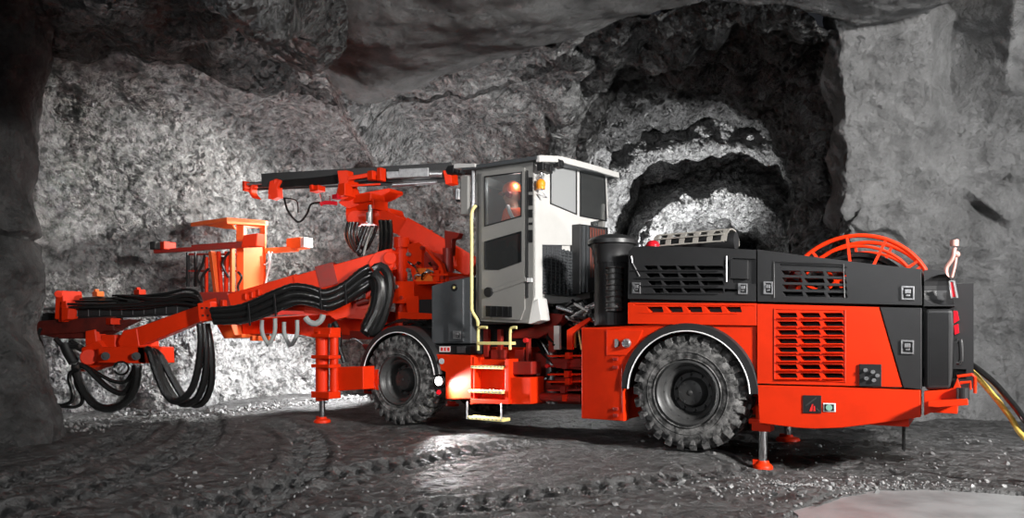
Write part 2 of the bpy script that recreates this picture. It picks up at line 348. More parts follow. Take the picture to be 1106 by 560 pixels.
# -- far rock brow in the side drift with a second, smaller drift beyond
def ray(o, m1, rc_, rm, inn, d1, d2): return [(*o, 16.0), (*m1, 15.7), (*rc_, 17.6), (*rm, 16.0), (*inn, 16.7), (*d1, 19), (*d2, 27)]
Ar = [ray((600, 290), (640, 290), (672, 290), (690, 290), (700, 290), (715, 290), (722, 290)),
      ray((600, 220), (648, 232), (680, 245), (695, 250), (706, 262), (726, 268), (735, 275)),
      ray((640, 150), (684, 178), (708, 205), (720, 218), (734, 242), (748, 248), (752, 262)),
      ray((745, 118), (758, 160), (770, 190), (775, 206), (782, 235), (784, 242), (780, 258)),
      ray((860, 130), (842, 172), (830, 200), (824, 216), (820, 240), (814, 247), (808, 262)),
      ray((910, 215), (872, 222), (858, 236), (850, 245), (836, 258), (826, 262), (818, 270)),
      ray((910, 290), (880, 290), (865, 290), (855, 290), (842, 290), (832, 290), (825, 290))]
gA = [[WW(*Ar[r][c]) for r in range(7)] for c in range(7)]
gA = [[zpt(Ar[0][k][0], -.4, Ar[0][k][2])]+gA[k]+[zpt(Ar[6][k][0], -.4, Ar[6][k][2])] for k in range(7)]
def d_far(p, u, v):
    p = Vector(p); return .24*(ridg(p, .8, 6)-1.1)+.12*fract(p, .9, 4)+.14*(facet(p, 1.8)-.4)
patch('wall_far', gA, 360, 220, d_far, ROCK)
bk = MB(); bk.bb((-3, 28.5, -1), (18, 28.8, 8)); o = bk.build('wall_end', ROCKD); o['kind'] = 'structure'
# -- dark pillar at the left, close to the camera
prow = [(-.3, 66, 7.4), (.12, 52, 7.4), (.45, 34, 7.5), (.9, 20, 7.6), (1.25, 11, 7.7), (1.7, 20, 7.8), (2.3, 24, 7.9), (3.1, 20, 8.0), (3.9, 24, 8.1), (4.6, 34, 8.1), (5.4, 50, 8.0)]
pr = []
for z, px, Y in prow:
    e = zpt(px, z, Y+.3)
    pr.append([Vector((e.x-9, Y-6.5, z)), Vector((e.x-3.2, Y-3.2, z)), Vector((e.x-1.4, Y-1.0, z)), Vector((e.x-.55, Y-.25, z)), Vector((e.x-.03, Y+.05, z)), Vector((e.x-.0, Y+.55, z)), Vector((e.x-.5, Y+1.3, z)), Vector((e.x-1.6, Y+2.4, z))])
def d_pil(p, u, v):
    p = Vector(p); return .10*fract(p, .6, 3)+.05*fract(p, 2.2, 5)+.07*(ridg(p, .9, 4)-1)-.16*max(0, 1-abs(p.z-2.28-.06*sin(p.x*4))/.06)
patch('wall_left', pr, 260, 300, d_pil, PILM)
# -- rear: closes the hall behind the camera
bk = MB(); bk.bb((-16, -6.3, -1), (18, -6, 7)); o = bk.build('wall_rear', SHOT); o['kind'] = 'structure'
bk = MB(); bk.bb((17.5, -6, -1), (17.8, 8, 7)); o = bk.build('wall_side', SHOT); o['kind'] = 'structure'
# -- floor with real tyre tracks
def track(path, half=.22):
    P = smooth([Vector((*p, 0)) for p in path], .05); return np.array([[p.x, p.y] for p in P]), half
def ground(px, py): p = CH*F/(py-HY); return ((px-CX)/F*p, p)
tracks = [track([ground(212, 440), ground(222, 455), ground(212, 475), ground(170, 500), ground(90, 530), ground(-20, 556)]),
          track([ground(160, 442), ground(160, 455), ground(130, 475), ground(70, 500), ground(0, 520), ground(-90, 545)]),
          track([ground(900, 490), ground(760, 512), ground(600, 530), ground(420, 552), ground(300, 575)], .21),
          track([ground(560, 478), ground(480, 490), ground(360, 510), ground(240, 535), ground(100, 580)], .2),
          track([ground(300, 455), ground(330, 470), ground(330, 500), ground(280, 540), ground(200, 590)], .2)]
AMP = [1.2, 1.1, .6, .9, 1.0]
xs = np.concatenate([np.linspace(-18, -4.6, 40)[:-1], np.linspace(-4.6, 6.0, 560), np.linspace(6.0, 20, 45)[1:]])
ys = np.concatenate([np.linspace(-6.2, 3.9, 30)[:-1], np.linspace(3.9, 7.6, 250), np.linspace(7.6, 12, 150)[1:], np.linspace(12, 29, 60)[1:]])
XX, YY = np.meshgrid(xs, ys)
def base(x, y): return .045*noise.noise(Vector((x*.5, y*.5, 0)))+.03*noise.noise(Vector((x*1.6, y*1.6, 3)))
Z = np.zeros_like(XX); NEAR = (XX > -6) & (XX < 8) & (YY > 3)
for j in range(XX.shape[0]):
    for i in range(XX.shape[1]):
        x, y = XX[j, i], YY[j, i]
        z = base(x, y)-.03
        v = Vector((x, y, 0)); z += .014*noise.fractal(v*4, .8, 2.1, 4)
        lug = noise.noise(v*2.3); z += .010*max(0, lug)*abs(noise.noise(v*9))*3
        Z[j, i] = z
flat = XX*0
for (T, half), amp in zip(tracks, AMP):
    sel = np.where(NEAR.ravel())[0]; q = np.stack([XX.ravel()[sel], YY.ravel()[sel]], 1)
    k = np.zeros(len(sel), int); best = np.full(len(sel), 9.)
    for n_, t in enumerate(T):
        d = np.hypot(q[:, 0]-t[0], q[:, 1]-t[1]); m_ = d < best; best[m_] = d[m_]; k[m_] = n_
    tan = np.gradient(T, axis=0); tan /= np.linalg.norm(tan, axis=1, keepdims=True); rel = q-T[k]
    sd = tan[k, 0]*rel[:, 1]-tan[k, 1]*rel[:, 0]; al = k*.05+(tan[k]*rel).sum(1)
    ins = best < half*1.5
    w = np.clip((half-np.abs(sd))/.04, 0, 1); rim = np.exp(-((np.abs(sd)-half-.05)/.05)**2)*.035
    lugp = np.clip(np.sin(2*pi*(al/.16+np.sign(sd)*.25)+np.abs(sd)*9)*2.5, -1, 1)
    dz = np.where(ins, -.030*w+.026*w*lugp+rim*.7, 0)*amp
    zz = Z.ravel(); zz[sel] += dz; Z = zz.reshape(Z.shape)
LX = c_*(XX-OX)-s_*(YY-OY); LV = s_*(XX-OX)+c_*(YY-OY)
for a_, b_, h_ in ((0, .2, 0), (0, 1.95, 0), (-3.757, .2, 0), (-3.757, 1.95, 0), (.75, .12, -.10), (-4.75, -.3, .0)):
    k_ = np.exp(-(((LX-a_)/.42)**2+((LV-b_)/.36)**2)**2); Z = Z*(1-k_)+(h_-.004)*k_
PUD = [ground(a, b) for a, b in [(860, 558), (868, 547), (912, 531), (955, 526), (1010, 525), (1060, 527), (1110, 531), (1260, 540), (1400, 620), (1100, 700), (900, 640), (850, 580)]]
pc = np.array(PUD)
def inside(x, y):
    r = np.zeros(x.shape, bool); n = len(pc); j = n-1
    for i in range(n):
        xi, yi = pc[i]; xj, yj = pc[j]
        r ^= ((yi > y) != (yj > y)) & (x < (xj-xi)*(y-yi)/(yj-yi+1e-12)+xi); j = i
    return r
Z[inside(XX, YY)] -= .05
Z[inside(XX+.05, YY-.04)] -= .02
V = np.stack([XX, YY, Z], -1).reshape(-1, 3); idx = np.arange(XX.size).reshape(XX.shape)
Fc = np.stack([idx[:-1, :-1], idx[:-1, 1:], idx[1:, 1:], idx[1:, :-1]], -1).reshape(-1, 4)
me = bpy.data.meshes.new('floor'); me.from_pydata(V.tolist(), [], Fc.tolist()); me.materials.append(FLOORM)
me.polygons.foreach_set('use_smooth', [True]*len(me.polygons)); fl = bpy.data.objects.new('floor', me); COL.objects.link(fl); fl['kind'] = 'structure'
wc = ground(872, 481); wv = []
for p_ in V:
    q_ = Vector((p_[0], p_[1], 0)); d_ = math.hypot((p_[0]-wc[0])/1.15, (p_[1]-wc[1])/.85)+.5*noise.fractal(q_*2.2, .8, 2.1, 4); wv.append(max(0., min(1., (1.0-d_)/.22)))
at_ = me.attributes.new('wet', 'FLOAT', 'POINT'); at_.data.foreach_set('value', wv)
# -- milky puddle in the right foreground
PM = mat('milky_water', (.27, .275, .28), .32, var=.45, vscale=2.5, bump=(3, .4, .03))
pb = MB(); n_ = len(PUD); cxp = sum(p[0] for p in PUD)/n_; cyp = sum(p[1] for p in PUD)/n_
pb.prism([Vector((cxp+(p[0]-cxp)*1.06, cyp+(p[1]-cyp)*1.06, -.075)) for p in [z_+Vector((noise.noise(z_*5), noise.noise(z_*5+Vector((7, 0, 0))), 0))*.09 for z_ in smooth([Vector((*q, 0)) for q in PUD], .03, True)]], (0, 0, .035))
o = pb.build('puddle', PM); o['kind'] = 'stuff'; o['category'] = 'puddle'; o['label'] = 'pale milky puddle on the tunnel floor at the right foreground'
# -- gravel and rubble
gb = MB(); rnd = random.Random(7)
def stone(b, c, r):
    t = bmesh.ops.create_icosphere(b.b, subdivisions=1, radius=r, matrix=Matrix.Translation(c) @ Matrix.Rotation(rnd.random()*6, 4, Vector((rnd.random(), rnd.random(), 1))) @ Matrix.Diagonal((1, rnd.uniform(.6, 1), rnd.uniform(.4, .8), 1)))
    for v in t['verts']: v.co += Vector((rnd.uniform(-1, 1), rnd.uniform(-1, 1), rnd.uniform(-1, 1)))*r*.25
def fz(x, y): 
    i = min(np.searchsorted(xs, x), len(xs)-1); j = min(np.searchsorted(ys, y), len(ys)-1); return float(Z[j, i])
for k in range(1500):
    px = rnd.uniform(180, 1106); py = rnd.uniform(470, 556)
    if rnd.random() < .5: px = rnd.gauss(900, 90); py = rnd.gauss(523, 6)
    x, y = ground(px, py); r = rnd.uniform(.005, .014)*(1+(rnd.random() < .08)*1.2)
    stone(gb, Vector((x, y, fz(x, y)+r*.2)), r)
for k in range(900):
    px = rnd.uniform(40, 640); Yd = 10.4+rnd.gauss(0, .35)+max(0, (px-210)/90)*1.3
    x = (px-CX)/F*Yd
    if px < 120: Yd -= 1.4; x = (px-CX)/F*Yd
    r = rnd.uniform(.012, .04); stone(gb, Vector((x, Yd, fz(x, Yd)+r*.2)), r)
o = gb.build('gravel', GRAV); o['kind'] = 'stuff'; o['category'] = 'gravel'; o['label'] = 'loose grey gravel scattered over the tunnel floor'
# ================================================================ THE DRILL RIG
rng_ = random.Random(3)
rig = empty('drill_rig', 'large orange-red and charcoal two-boom tunnel drill rig standing on four wheels and jacks', 'drill rig', (OX, OY, 0), -TH)
# ---- wheels: front pair at x=FX, rear pair at 0
TR = .575; FX = -3.757
def wheel(x, v, side, rot=0.):      # side -1: outer face towards the camera
    a = (0, 1, 0) if side < 0 else (0, -1, 0)
    o = Vector((x, v, TR)); W = .37
    t = MB()
    t.lathe([(.285, .03), (.315, .0), (.36, -.012), (.43, -.018), (.49, -.005), (.525, .03), (.541, .07), (.545, W/2), (.541, W-.07), (.525, W-.03), (.49, W+.005), (.43, W+.01), (.36, W), (.30, W-.02), (.285, W-.05), (.285, .03)], o, a, 64)
    q = Vector(a).to_track_quat('Z', 'Y').to_matrix()
    for k in range(26):             # chunky lugs, alternating shoulders
        for sd in (0, 1):
            th = 2*pi*(k+.5*sd)/26
            def pt(r, th, h): return o+q @ Vector((r*cos(th), r*sin(th), h))
            dth = .075
            h0, h1, h2 = (-.006, .05, .20) if sd == 0 else (W+.006, W-.05, W-.20)
            tw = .10
            lo = [pt(.50, th-dth, h0), pt(.50, th+dth, h0), pt(.53, th+dth*.8+tw, h2), pt(.53, th-dth*.8+tw, h2)]
            hi = [pt(.556, th-dth*.8, h0+(.008 if sd == 0 else -.008)), pt(.556, th+dth*.8, h0+(.008 if sd == 0 else -.008)), pt(.575, th+dth*.6+tw, h2), pt(.575, th-dth*.6+tw, h2)]
            m1 = [pt(.575, th-dth*.8+tw*.3, h1), pt(.575, th+dth*.8+tw*.3, h1)]
            A = [t.b.verts.new(p) for p in lo]; B = [t.b.verts.new(p) for p in hi]; C = [t.b.verts.new(p) for p in m1]
            t.b.faces.new((A[3], A[2], A[1], A[0]))
            t.b.faces.new((B[0], B[1], C[1], C[0])); t.b.faces.new((C[0], C[1], B[2], B[3]))
            t.b.faces.new((A[0], A[1], B[1], B[0])); t.b.faces.new((A[2], A[3], B[3], B[2]))
            t.b.faces.new((A[1], A[2], B[2], C[1], B[1])); t.b.faces.new((A[3], A[0], B[0], C[0], B[3]))
            # sidewall ribs of the lug
            t.taper(pt(.50, th, h0+(.004 if sd == 0 else -.004)), pt(.455, th-.02, h0), .05, .03, .03, .012, up=tuple(q @ Vector((0, 0, 1))))
    for rr in (.335, .40): t.lathe([(rr-.006, -.008), (rr, -.022), (rr+.006, -.008)], o, a, 64)
    ty = t.build('tyre', TYR, rig, smooth_=True)
    r = MB()
    r.lathe([(.300, .035), (.305, .0), (.318, -.016), (.300, -.022), (.285, -.008), (.272, .02), (.262, .045), (.235, .055), (.222, .075), (.205, .14), (.20, .19), (.145, .19), (.145, .22), (0, .22)], o, a, 56)
    for rr in (.245,):
        for k in range(0, 16): r.cyl(o+q @ Vector((rr*cos(k*pi/8), rr*sin(k*pi/8), .055)), o+q @ Vector((rr*cos(k*pi/8), rr*sin(k*pi/8), .045)), .006, n=6)
    ri = r.build('rim', RIM, ty, smooth_=True)
    h = MB()
    h.lathe([(.15, .21), (.148, .16), (.138, .13), (.132, .10), (.12, .085), (.09, .08), (.05, .076), (0, .076)], o, a, 40)
    for k in range(10):
        an = k*pi/5+.2; p = lambda hh, rr=.178: o+q @ Vector((rr*cos(an), rr*sin(an), hh))
        h.cyl(p(.19), p(.150), .014, n=6); h.cyl(p(.150), p(.138), .008, n=8)
    for k in range(6):
        an = k*pi/3; p = lambda hh, rr=.10: o+q @ Vector((rr*cos(an), rr*sin(an), hh)); h.cyl(p(.09), p(.070), .009, n=6)
    h.sph(o+q @ Vector((0, 0, .08)), .03, (1, .5, 1))
    h.build('hub', RIM, ty, smooth_=True)
wheel(0, 0, -1); wheel(0, 2.15, 1); wheel(FX, 0, -1); wheel(FX, 2.15, 1)
for x in (0, FX):
    ax = MB(); ax.cyl((x, .3, TR), (x, 1.85, TR), .09); ax.lathe([(0, -.2), (.14, -.18), (.21, -.06), (.21, .06), (.14, .18), (0, .2)], (x, 1.07, TR), (0, 1, 0), 24); ax.build('axle', RED2, rig, smooth_=True)
# ---- fenders
def fender(x, v, w, r0, a0, a1, m=BLK, flip=1):
    f = MB(); n = 40
    pr_ = [(r0, 0), (r0+.075, -.0), (r0+.09, .03), (r0+.09, w), (r0+.045, w), (r0+.045, .04), (r0, .03)]
    rings = []
    for i in range(n+1):
        an = a0+(a1-a0)*i/n
        rings.append([f.b.verts.new((x+r*cos(an), v+h*flip, TR+r*sin(an))) for r, h in pr_])
    for A, B in zip(rings, rings[1:]):
        for k in range(len(pr_)): f.b.faces.new((A[k], A[(k+1) % 7], B[(k+1) % 7], B[k]))
    f.b.faces.new(rings[0]); f.b.faces.new(rings[-1][::-1])
    o = f.build('fender', m, rig, smooth_=True)
    e = MB(); e.tube([(x+(r0+.004)*cos(a0+(a1-a0)*i/24), v-.004*flip, TR+(r0+.004)*sin(a0+(a1-a0)*i/24)) for i in range(25)], .0065, 6)
    e.build('edge_trim', WHT, o, label='thin white fender edge')
fender(0, -.03, .42, .60, R(2), R(178)); fender(0, 2.18, .42, .60, R(2), R(178), flip=-1)
fender(FX, -.01, .40, .605, R(8), R(168)); fender(FX, 2.16, .40, .605, R(8), R(168), flip=-1)
# ---- rear body side with wheel arch
def arc(px, py, r, a0, a1, n=24): return [(px+r*cos(R(a0+(a1-a0)*i/n)), py-r*sin(R(a0+(a1-a0)*i/n))) for i in range(n+1)]
AR = .672
def arch_pts(a0, a1, r=AR, n=26): return [Vector((r*cos(a0+(a1-a0)*i/n), 0, TR+r*sin(a0+(a1-a0)*i/n))) for i in range(n+1)]
zt = M(742, 353, 0).z; xl = M(628, 353, 0).x; xr = M(817, 353, 0).x
zb = M(640, 453, 0).z
body = MB()
pts = [Vector((xl, 0, zt)), Vector((xr, 0, zt)), Vector((xr, 0, M(817, 416, 0).z)), Vector((.72, 0, M(817, 416, 0).z))]
pts += arch_pts(R(5), R(175)) + [Vector((-.66, 0, zb)), Vector((xl, 0, zb))]
body.prism(pts, (0, .12, 0))
body.bb((xl, .0, zb), (-.70, 2.15, zt-.01)); body.bb((xl, .45, zt-.30), (xr, 1.72, zt-.01)); body.bb((-.68, .5, .35), (xr, 1.65, zt-.1))
pts2 = [Vector((p.x, 2.03, p.z)) for p in pts]; body.prism(pts2, (0, .12, 0))
body.build('body_shell', RED, rig, bev=.006)
wd = MB()   # filler recess and door joints on the front body panel
wd.pp([(655, 357), (694, 357), (688, 372), (676, 384), (655, 384)], -.012, .016); fd = wd.build('filler_panel', RED, rig, bev=.004)
q = MB(); q.cyl(M(665, 371, -.02), M(665, 371, -.03)+Vector((0, .02, 0)), .045); q.build('filler_hole', DRK, fd)
q = MB(); p = M(677, 371, -.02); q.cyl(p, p+Vector((0, -.03, 0)), .05, .04)
for k in range(6): q.cyl(p+Vector((.03*cos(k*pi/3), -.03, .03*sin(k*pi/3))), p+Vector((.03*cos(k*pi/3), -.045, .03*sin(k*pi/3))), .009, n=6)
q.build('filler_cap', STL, fd, bev=.004)
q = MB()
for y in (388, 397, 442, 449): q.box(M(665, y, -.01), (.05, .03, .03)); 
q.box(M(672, 420, -.004), (.012, .012, .50)); q.build('hinge', RED2, rig, bev=.004)
# ---- red louvre panel above the wheel
def slots(cx, cy, w, h, lean=4): return [(cx-w/2, cy-h/2), (cx+w/2-lean*.4, cy-h/2), (cx+w/2, cy+h/2), (cx-w/2+lean, cy+h/2)]
lp = MB(); lp.pp([(678, 327), (817, 328), (817, 352), (678, 350)], -.02, .10)
ct = MB()
for k in range(5): ct.pp(slots(698+k*21.2+8, 334.5, 18, 6), -.06, .2)
ct.pp([(683, 329), (813, 330.5), (813, 331.2), (683, 330)], -.06, .046)
lp = cut(lp, ct); lp.pp([(690, 337.5), (797, 338.5), (797, 339.6), (690, 338.8)], -.024, .03)
lp.build('louvre_panel', RED, rig, bev=.003)
# ---- front hood (charcoal)
HV = 2.13
ho = MB(); ho.pp([(679, 272), (684, 267), (700, 266), (750, 267), (816.3, 270), (816.3, 326), (678, 323)], -.02, HV+.02)
ct = MB()
for r_ in range(4):
    for k in range(4):
        cx, cy = 694+k*20.6+r_*2.0, 287.5+r_*8.3
        x0, x1 = cx-9+(4 if k == 0 else 0), (cx+10 if k < 3 else 776)
        x0 = max(x0, 683+r_*5)
        ct.pp([(x0-1.5, cy-2), (x1-2, cy-2), (x1, cy+3), (x0+2, cy+3)], -.2, .34)
ct.pp([(776, 311), (795, 311.6), (795, 315), (776, 314.4)], -.2, .30)
ct.pp([(776, 280), (781, 280), (781, 290), (776, 290)], -.2, .25)
ct.pp([(785, 277), (811, 278), (811, 305.5), (785, 304.5)], -.2, .205)
ho = cut(ho, ct)
for r_ in range(4): ho.pp([(683+r_*4, 291.5+r_*8.3), (776, 292+r_*8.3), (776, 293+r_*8.3), (684+r_*4, 292.6+r_*8.3)], -.035, .03)
hood = ho.build('engine_hood', BLK, rig, bev=.012)
q = MB(); q.pp([(788, 280), (808, 281), (808, 302), (788, 301.2)], -.035, .03); q.build('hatch', BLK, hood, bev=.008)
q = MB()
q.tube([M(784.5, 304.5, -.024), M(784.5, 277, -.024)], .007, 6, step=0); q.build('edge_trim', STL, hood); q = MB()
q.tube([M(682, 277, -.024), M(683, 284, -.024), M(691, 299, -.024)], .006, 6, step=0); q.build('edge_trim', STL, hood)
def latch(px, py, v, par, w=7, h=8):
    f = MB(); f.pp([(px-w, py-h), (px+w, py-h+.4), (px+w, py+h+.4), (px-w, py+h)], v-.012, .02); f = cut(f, MB().pp([(px-w+1.8, py-h+1.8), (px+w-1.8, py-h+2.2), (px+w-1.8, py+h-1.4), (px-w+1.8, py+h-1.8)], v-.03, .05))
    o = f.build('latch', STL, par, bev=.002)
    f = MB(); f.pp([(px-w+1.8, py-h+1.8), (px+w-1.8, py-h+1.8), (px+w-1.8, py+h-1.8), (px-w+1.8, py+h-1.8)], v-.004, .01); f.build('latch_plate', DRK, par)
    f = MB(); f.pp([(px-w*.45, py-h*.5), (px+w*.45, py-h*.5), (px+w*.45, py+h*.1), (px-w*.45, py+h*.1)], v-.022, .02); f.pp([(px-w*.3, py+h*.25), (px+w*.35, py+h*.25), (px+w*.35, py+h*.5), (px-w*.3, py+h*.5)], v-.015, .02); f.build('latch_handle', STL, par, bev=.003)
q = MB(); q.bb((M(682, 320, .1).x, .06, zt-.05), (xr-.02, 2.05, M(750, 315, 0).z)); q.build('inner_frame', DRK, rig)
latch(687, 311, -.02, hood, 4.5, 6); latch(802, 312, -.02, hood, 5, 6)
# ---- rear hood with see-through grille and the cable reel inside
XH0, XH1 = M(818, 300, 0).x, M(996, 300, 0).x
rh = MB(); rh.pp([(818, 269.5), (866, 276), (943, 285.5), (995, 291), (995.5, 330), (818, 326)], -.02, HV+.02)
ct = MB(); ct.bb((XH0+.08, .07, .5), (XH1-.08, HV-.07, 1.72+.05))
ct.prism([Vector((XH0+.12, .62, 1.3)), Vector((XH1-.10, .62, 1.3)), Vector((XH1-.10, .62, 3)), Vector((XH0+.12, .62, 3))], (0, .95, 0))
for r_ in range(4):
    for k in range(3):
        cx, cy = 850+k*24.5+r_*.5, 293+r_*7.8+k*.6
        ct.pp([(cx-11, cy-2.3), (cx+10, cy-2), (cx+12, cy+2.9), (cx-8, cy+2.6)], -.2, .5)
ct.pp([(837, 283.2), (911, 286.4), (911, 288.4), (837, 285.4)], -.2, .2)
rh = cut(rh, ct)
rh.tube([M(836, 322, -.022), M(836, 283, -.022), M(911, 286, -.022), M(912, 322, -.022)], .008, 6, step=0)
rhood = rh.build('rear_hood', BLK, rig, bev=.010)
latch(829.5, 311, -.02, rhood, 5, 7); latch(980.5, 316.5, -.02, rhood, 7, 7.5)
# corner cap at the very rear
cc = MB(); cc.prism([M(998, 292.5, -.01), M(1003, 291, -.01), M(1019, 293, -.01), M(1028, 303, -.01), M(1031, 331, -.01), M(998, 331, -.01)], (0, HV, 0))
cut_ = MB(); p = M(1022, 313, -.02); cut_.sph(p, .17, (1.1, .7, .75)); cc = cut(cc, cut_)
cap = cc.build('corner_cap', BLK, rig, bev=.03, seg=3)
q = MB(); q.pp([(1026, 305), (1030, 305), (1033, 321), (1028.5, 321)], -.03, .05); q.build('tail_lamp', LENS, cap, bev=.004)
q = MB(); q.tube([M(1025.3, 304, -.03), M(1030.5, 304, -.03), M(1034, 322, -.03), M(1028, 322, -.03)], .008, 6, step=0, closed=True) if False else q.tube([M(1025.3, 304, -.03), M(1030.5, 304, -.03), M(1034, 322, -.03), M(1028, 322, -.03), M(1025.3, 304, -.03)], .008, 6, step=0)
q.build('lamp_frame', STL, cap)
# ---- red engine side door with louvres
ed = MB(); ed.pp([(818, 328.5), (949, 332), (974, 418.5), (818, 414.5)], -.02, .10)
ct = MB()
for r_ in range(8):
    for k in range(3):
        cx, cy = 849+k*25, 340.5+r_*9.4
        ct.pp([(cx-11, cy-2.6), (cx+9.5, cy-2.6), (cx+12, cy+2.6), (cx-8, cy+2.6)], -.06, .2)
ed = cut(ed, ct)
for r_ in range(8):
    for k in range(3):
        cx, cy = 849+k*25, 340.5+r_*9.4
        a, b = M(cx-9, cy+2.9, -.02), M(cx+12, cy+2.9, -.02); ed.prism([a, a+Vector((0, -.022, -.004)), a+Vector((0, 0, -.02))], b-a)
ed.tube([M(836.5, 410, -.021), M(836.5, 334, -.021), M(913, 335.5, -.021), M(913, 413, -.021), M(836.5, 410, -.021)], .006, 6, step=0)
door = ed.build('engine_door', RED, rig, bev=.003)
q = MB(); q.pp([(928, 393.5), (952, 394), (952, 418), (928, 417.5)], -.035, .03); pk = q.build('socket_panel', DRK, door, bev=.004)
q = MB()
for px, py in ((935, 400), (943, 402), (936, 409), (944, 411), (948, 406)): p = M(px, py, -.035); q.cyl(p, p+Vector((0, -.02, 0)), .016, n=12)
q.build('socket', STL, pk)
dp = MB(); dp.pp([(950, 332), (995.5, 333), (995.5, 421.5), (975.5, 419)], -.018, .10); dpo = dp.build('rear_side_panel', BLK, rig, bev=.006)
latch(980, 375, -.018, dpo, 7, 7.5)
cp = MB()
cp.pp([(998.5, 334), (1029, 334), (1030, 352), (1028, 421.5), (998.5, 421.5)], -.012, HV)
cpo = cp.build('rear_corner_panel', BLK, rig, bev=.03, seg=3)
q = MB()
for px in range(1002, 1026, 2): q.pp([(px, 338), (px+.8, 338), (px+.8, 416), (px, 416)], -.016, .01)
q.build('corner_rib', BLK, cpo)
co = MB(); co.bb((XH0+.02, .10, M(900, 418, 0).z+.02), (XH1+.35, .13, 1.55)); co.bb((XH0+.02, .10, .78), (XH1+.3, 2.05, .86)); co.bb((XH0+.02, 2.06, .78), (XH1+.3, 2.13, 1.6))
co.bb((XH0-.02, .5, .9), (XH0+.04, 1.8, 1.5)); co.build('inner_frame', DRK, rig)
# ---- cable reel
rc = M(925, 329, .85); cr_ = empty_ = None
reel = MB(); rr = .645
for v, r0 in ((.72, rr), (1.30, rr)):
    o = Vector((rc.x, v, rc.z)); ring = lambda r, dv=0: [o+Vector((r*cos(2*pi*i/48), dv, r*sin(2*pi*i/48))) for i in range(48)]
    reel.tube(ring(r0), .020, 8, step=.08, closed=True); reel.tube(ring(r0-.10), .014, 8, step=.08, closed=True); reel.tube(ring(r0*.42), .016, 8, step=.06, closed=True)
    for k in range(12):
        an = k*pi/6+.1; reel.bar(o+Vector((cos(an)*.14, 0, sin(an)*.14)), o+Vector((cos(an)*r0, 0, sin(an)*r0)), .022, .03, up=(0, 1, 0))
reel.cyl((rc.x, .70, rc.z), (rc.x, 1.32, rc.z), .15)
for k in range(12):
    an = k*pi/6+.1; reel.cyl((rc.x+cos(an)*.30, .72, rc.z+sin(an)*.30), (rc.x+cos(an)*.30, 1.30, rc.z+sin(an)*.30), .02, n=8)
reo = reel.build('cable_reel', RED, rig, smooth_=True)
q = MB()
for L_ in range(3):
    for k in range(9): 
        v = .78+k*.058+(L_ % 2)*.02; r = .36+L_*.055
        q.tube([(rc.x+r*cos(2*pi*i/40), v, rc.z+r*sin(2*pi*i/40)) for i in range(40)], .028, 6, step=.1, closed=True)
q.build('wound_cable', HOSE, reo, smooth_=True)
# ---- rear chassis beam
zf = lambda px, py: M(px, py, 0)
rf = MB(); rf.pp([(818, 416.5), (900, 418.5), (994, 422), (994.5, 451), (950, 457.5), (909, 462.5), (880, 463.5), (861, 462.5), (820, 457.5)], -.025, .14)
rf.bb((XH0+.02, .1, zf(850, 455).z), (XH1-.1, 2.05, zf(850, 425).z)); rf.pp([(818, 416.5), (994, 422), (994.5, 451), (909, 462.5), (820, 457.5)], 2.03, .1) if False else None
rfo = rf.build('rear_frame', RED, rig, bev=.006)
tb = MB(); tb.pp([(998, 423), (1021, 421.5), (1029, 420), (1034, 409), (1038, 420), (1038, 436), (1012, 443), (998, 449.5)], -.02, .12)
tb.bb((zf(1000, 440).x, .1, zf(1000, 447).z), (zf(1034, 440).x, 2.1, zf(1000, 425).z))
tb.pp([(1002, 434.5), (1045, 431.5), (1046, 438), (1012, 440.5), (1002, 439.5)], -.16, .16)
tb.build('tow_bumper', RED, rfo, bev=.005)
q = MB(); p = zf(1040, 431); q.cyl(p+Vector((0, -.05, 0)), p+Vector((0, -.05, .09)), .045); q.build('tow_pin', DRK, rfo)
q = MB(); q.tube([M(1034, 407, 0), M(1050, 405, 0), M(1053, 408, 0), M(1053, 425, 0)], .012, 8, step=0); q.tube([M(1037, 414, 0), M(1048, 413, 0), M(1048, 420, 0), M(1040, 422, 0)], .012, 8, step=0); q.build('hose_hook', RED, rfo)
q = MB(); p = M(976, 455, .4); q.tube([p, p+Vector((.0, 0, -.26)), M(976.5, 480, .4)], .014, 6); q.build('earthing_strap', HOSE, rfo)
# emblem plate: black square with a slanted stroke and a small figure, and the round-gauge plate beside it
q = MB(); q.pp([(867, 427.3), (887, 427.6), (887, 447), (867, 446.7)], -.032, .01); em = q.build('emblem_plate', DRK, rfo, bev=.003)
q = MB(); q.pp([(869.5, 438), (870.5, 439.2), (882, 430.6), (881.3, 429.5)], -.036, .006); q.pp([(881, 442), (882, 441.2), (885.5, 444.2), (884.8, 445.2)], -.036, .006); q.build('emblem_stroke', RIM, em)
q = MB(); q.pp([(874, 444.5), (877, 437), (878.2, 437), (877.2, 444.5)], -.036, .006); q.pp([(878.5, 444.5), (878.8, 439), (880, 439), (880.6, 444.5)], -.036, .006); q.build('emblem_figure', LBR, em)
q = MB(); q.pp([(889, 435.7), (902.5, 436), (902.5, 445.5), (889, 445.2)], -.030, .01); gp = q.build('gauge_plate', WHT, rfo, bev=.002)
q = MB(); q.pp([(890.6, 437), (900.8, 437.3), (900.8, 444.3), (890.6, 444)], -.034, .01); q.build('gauge_face', DRK, gp); q = MB(); p = M(895.5, 440.7, -.034); q.cyl(p, p+Vector((0, -.008, 0)), .026, n=14); q.build('gauge_dial', LBG, gp)
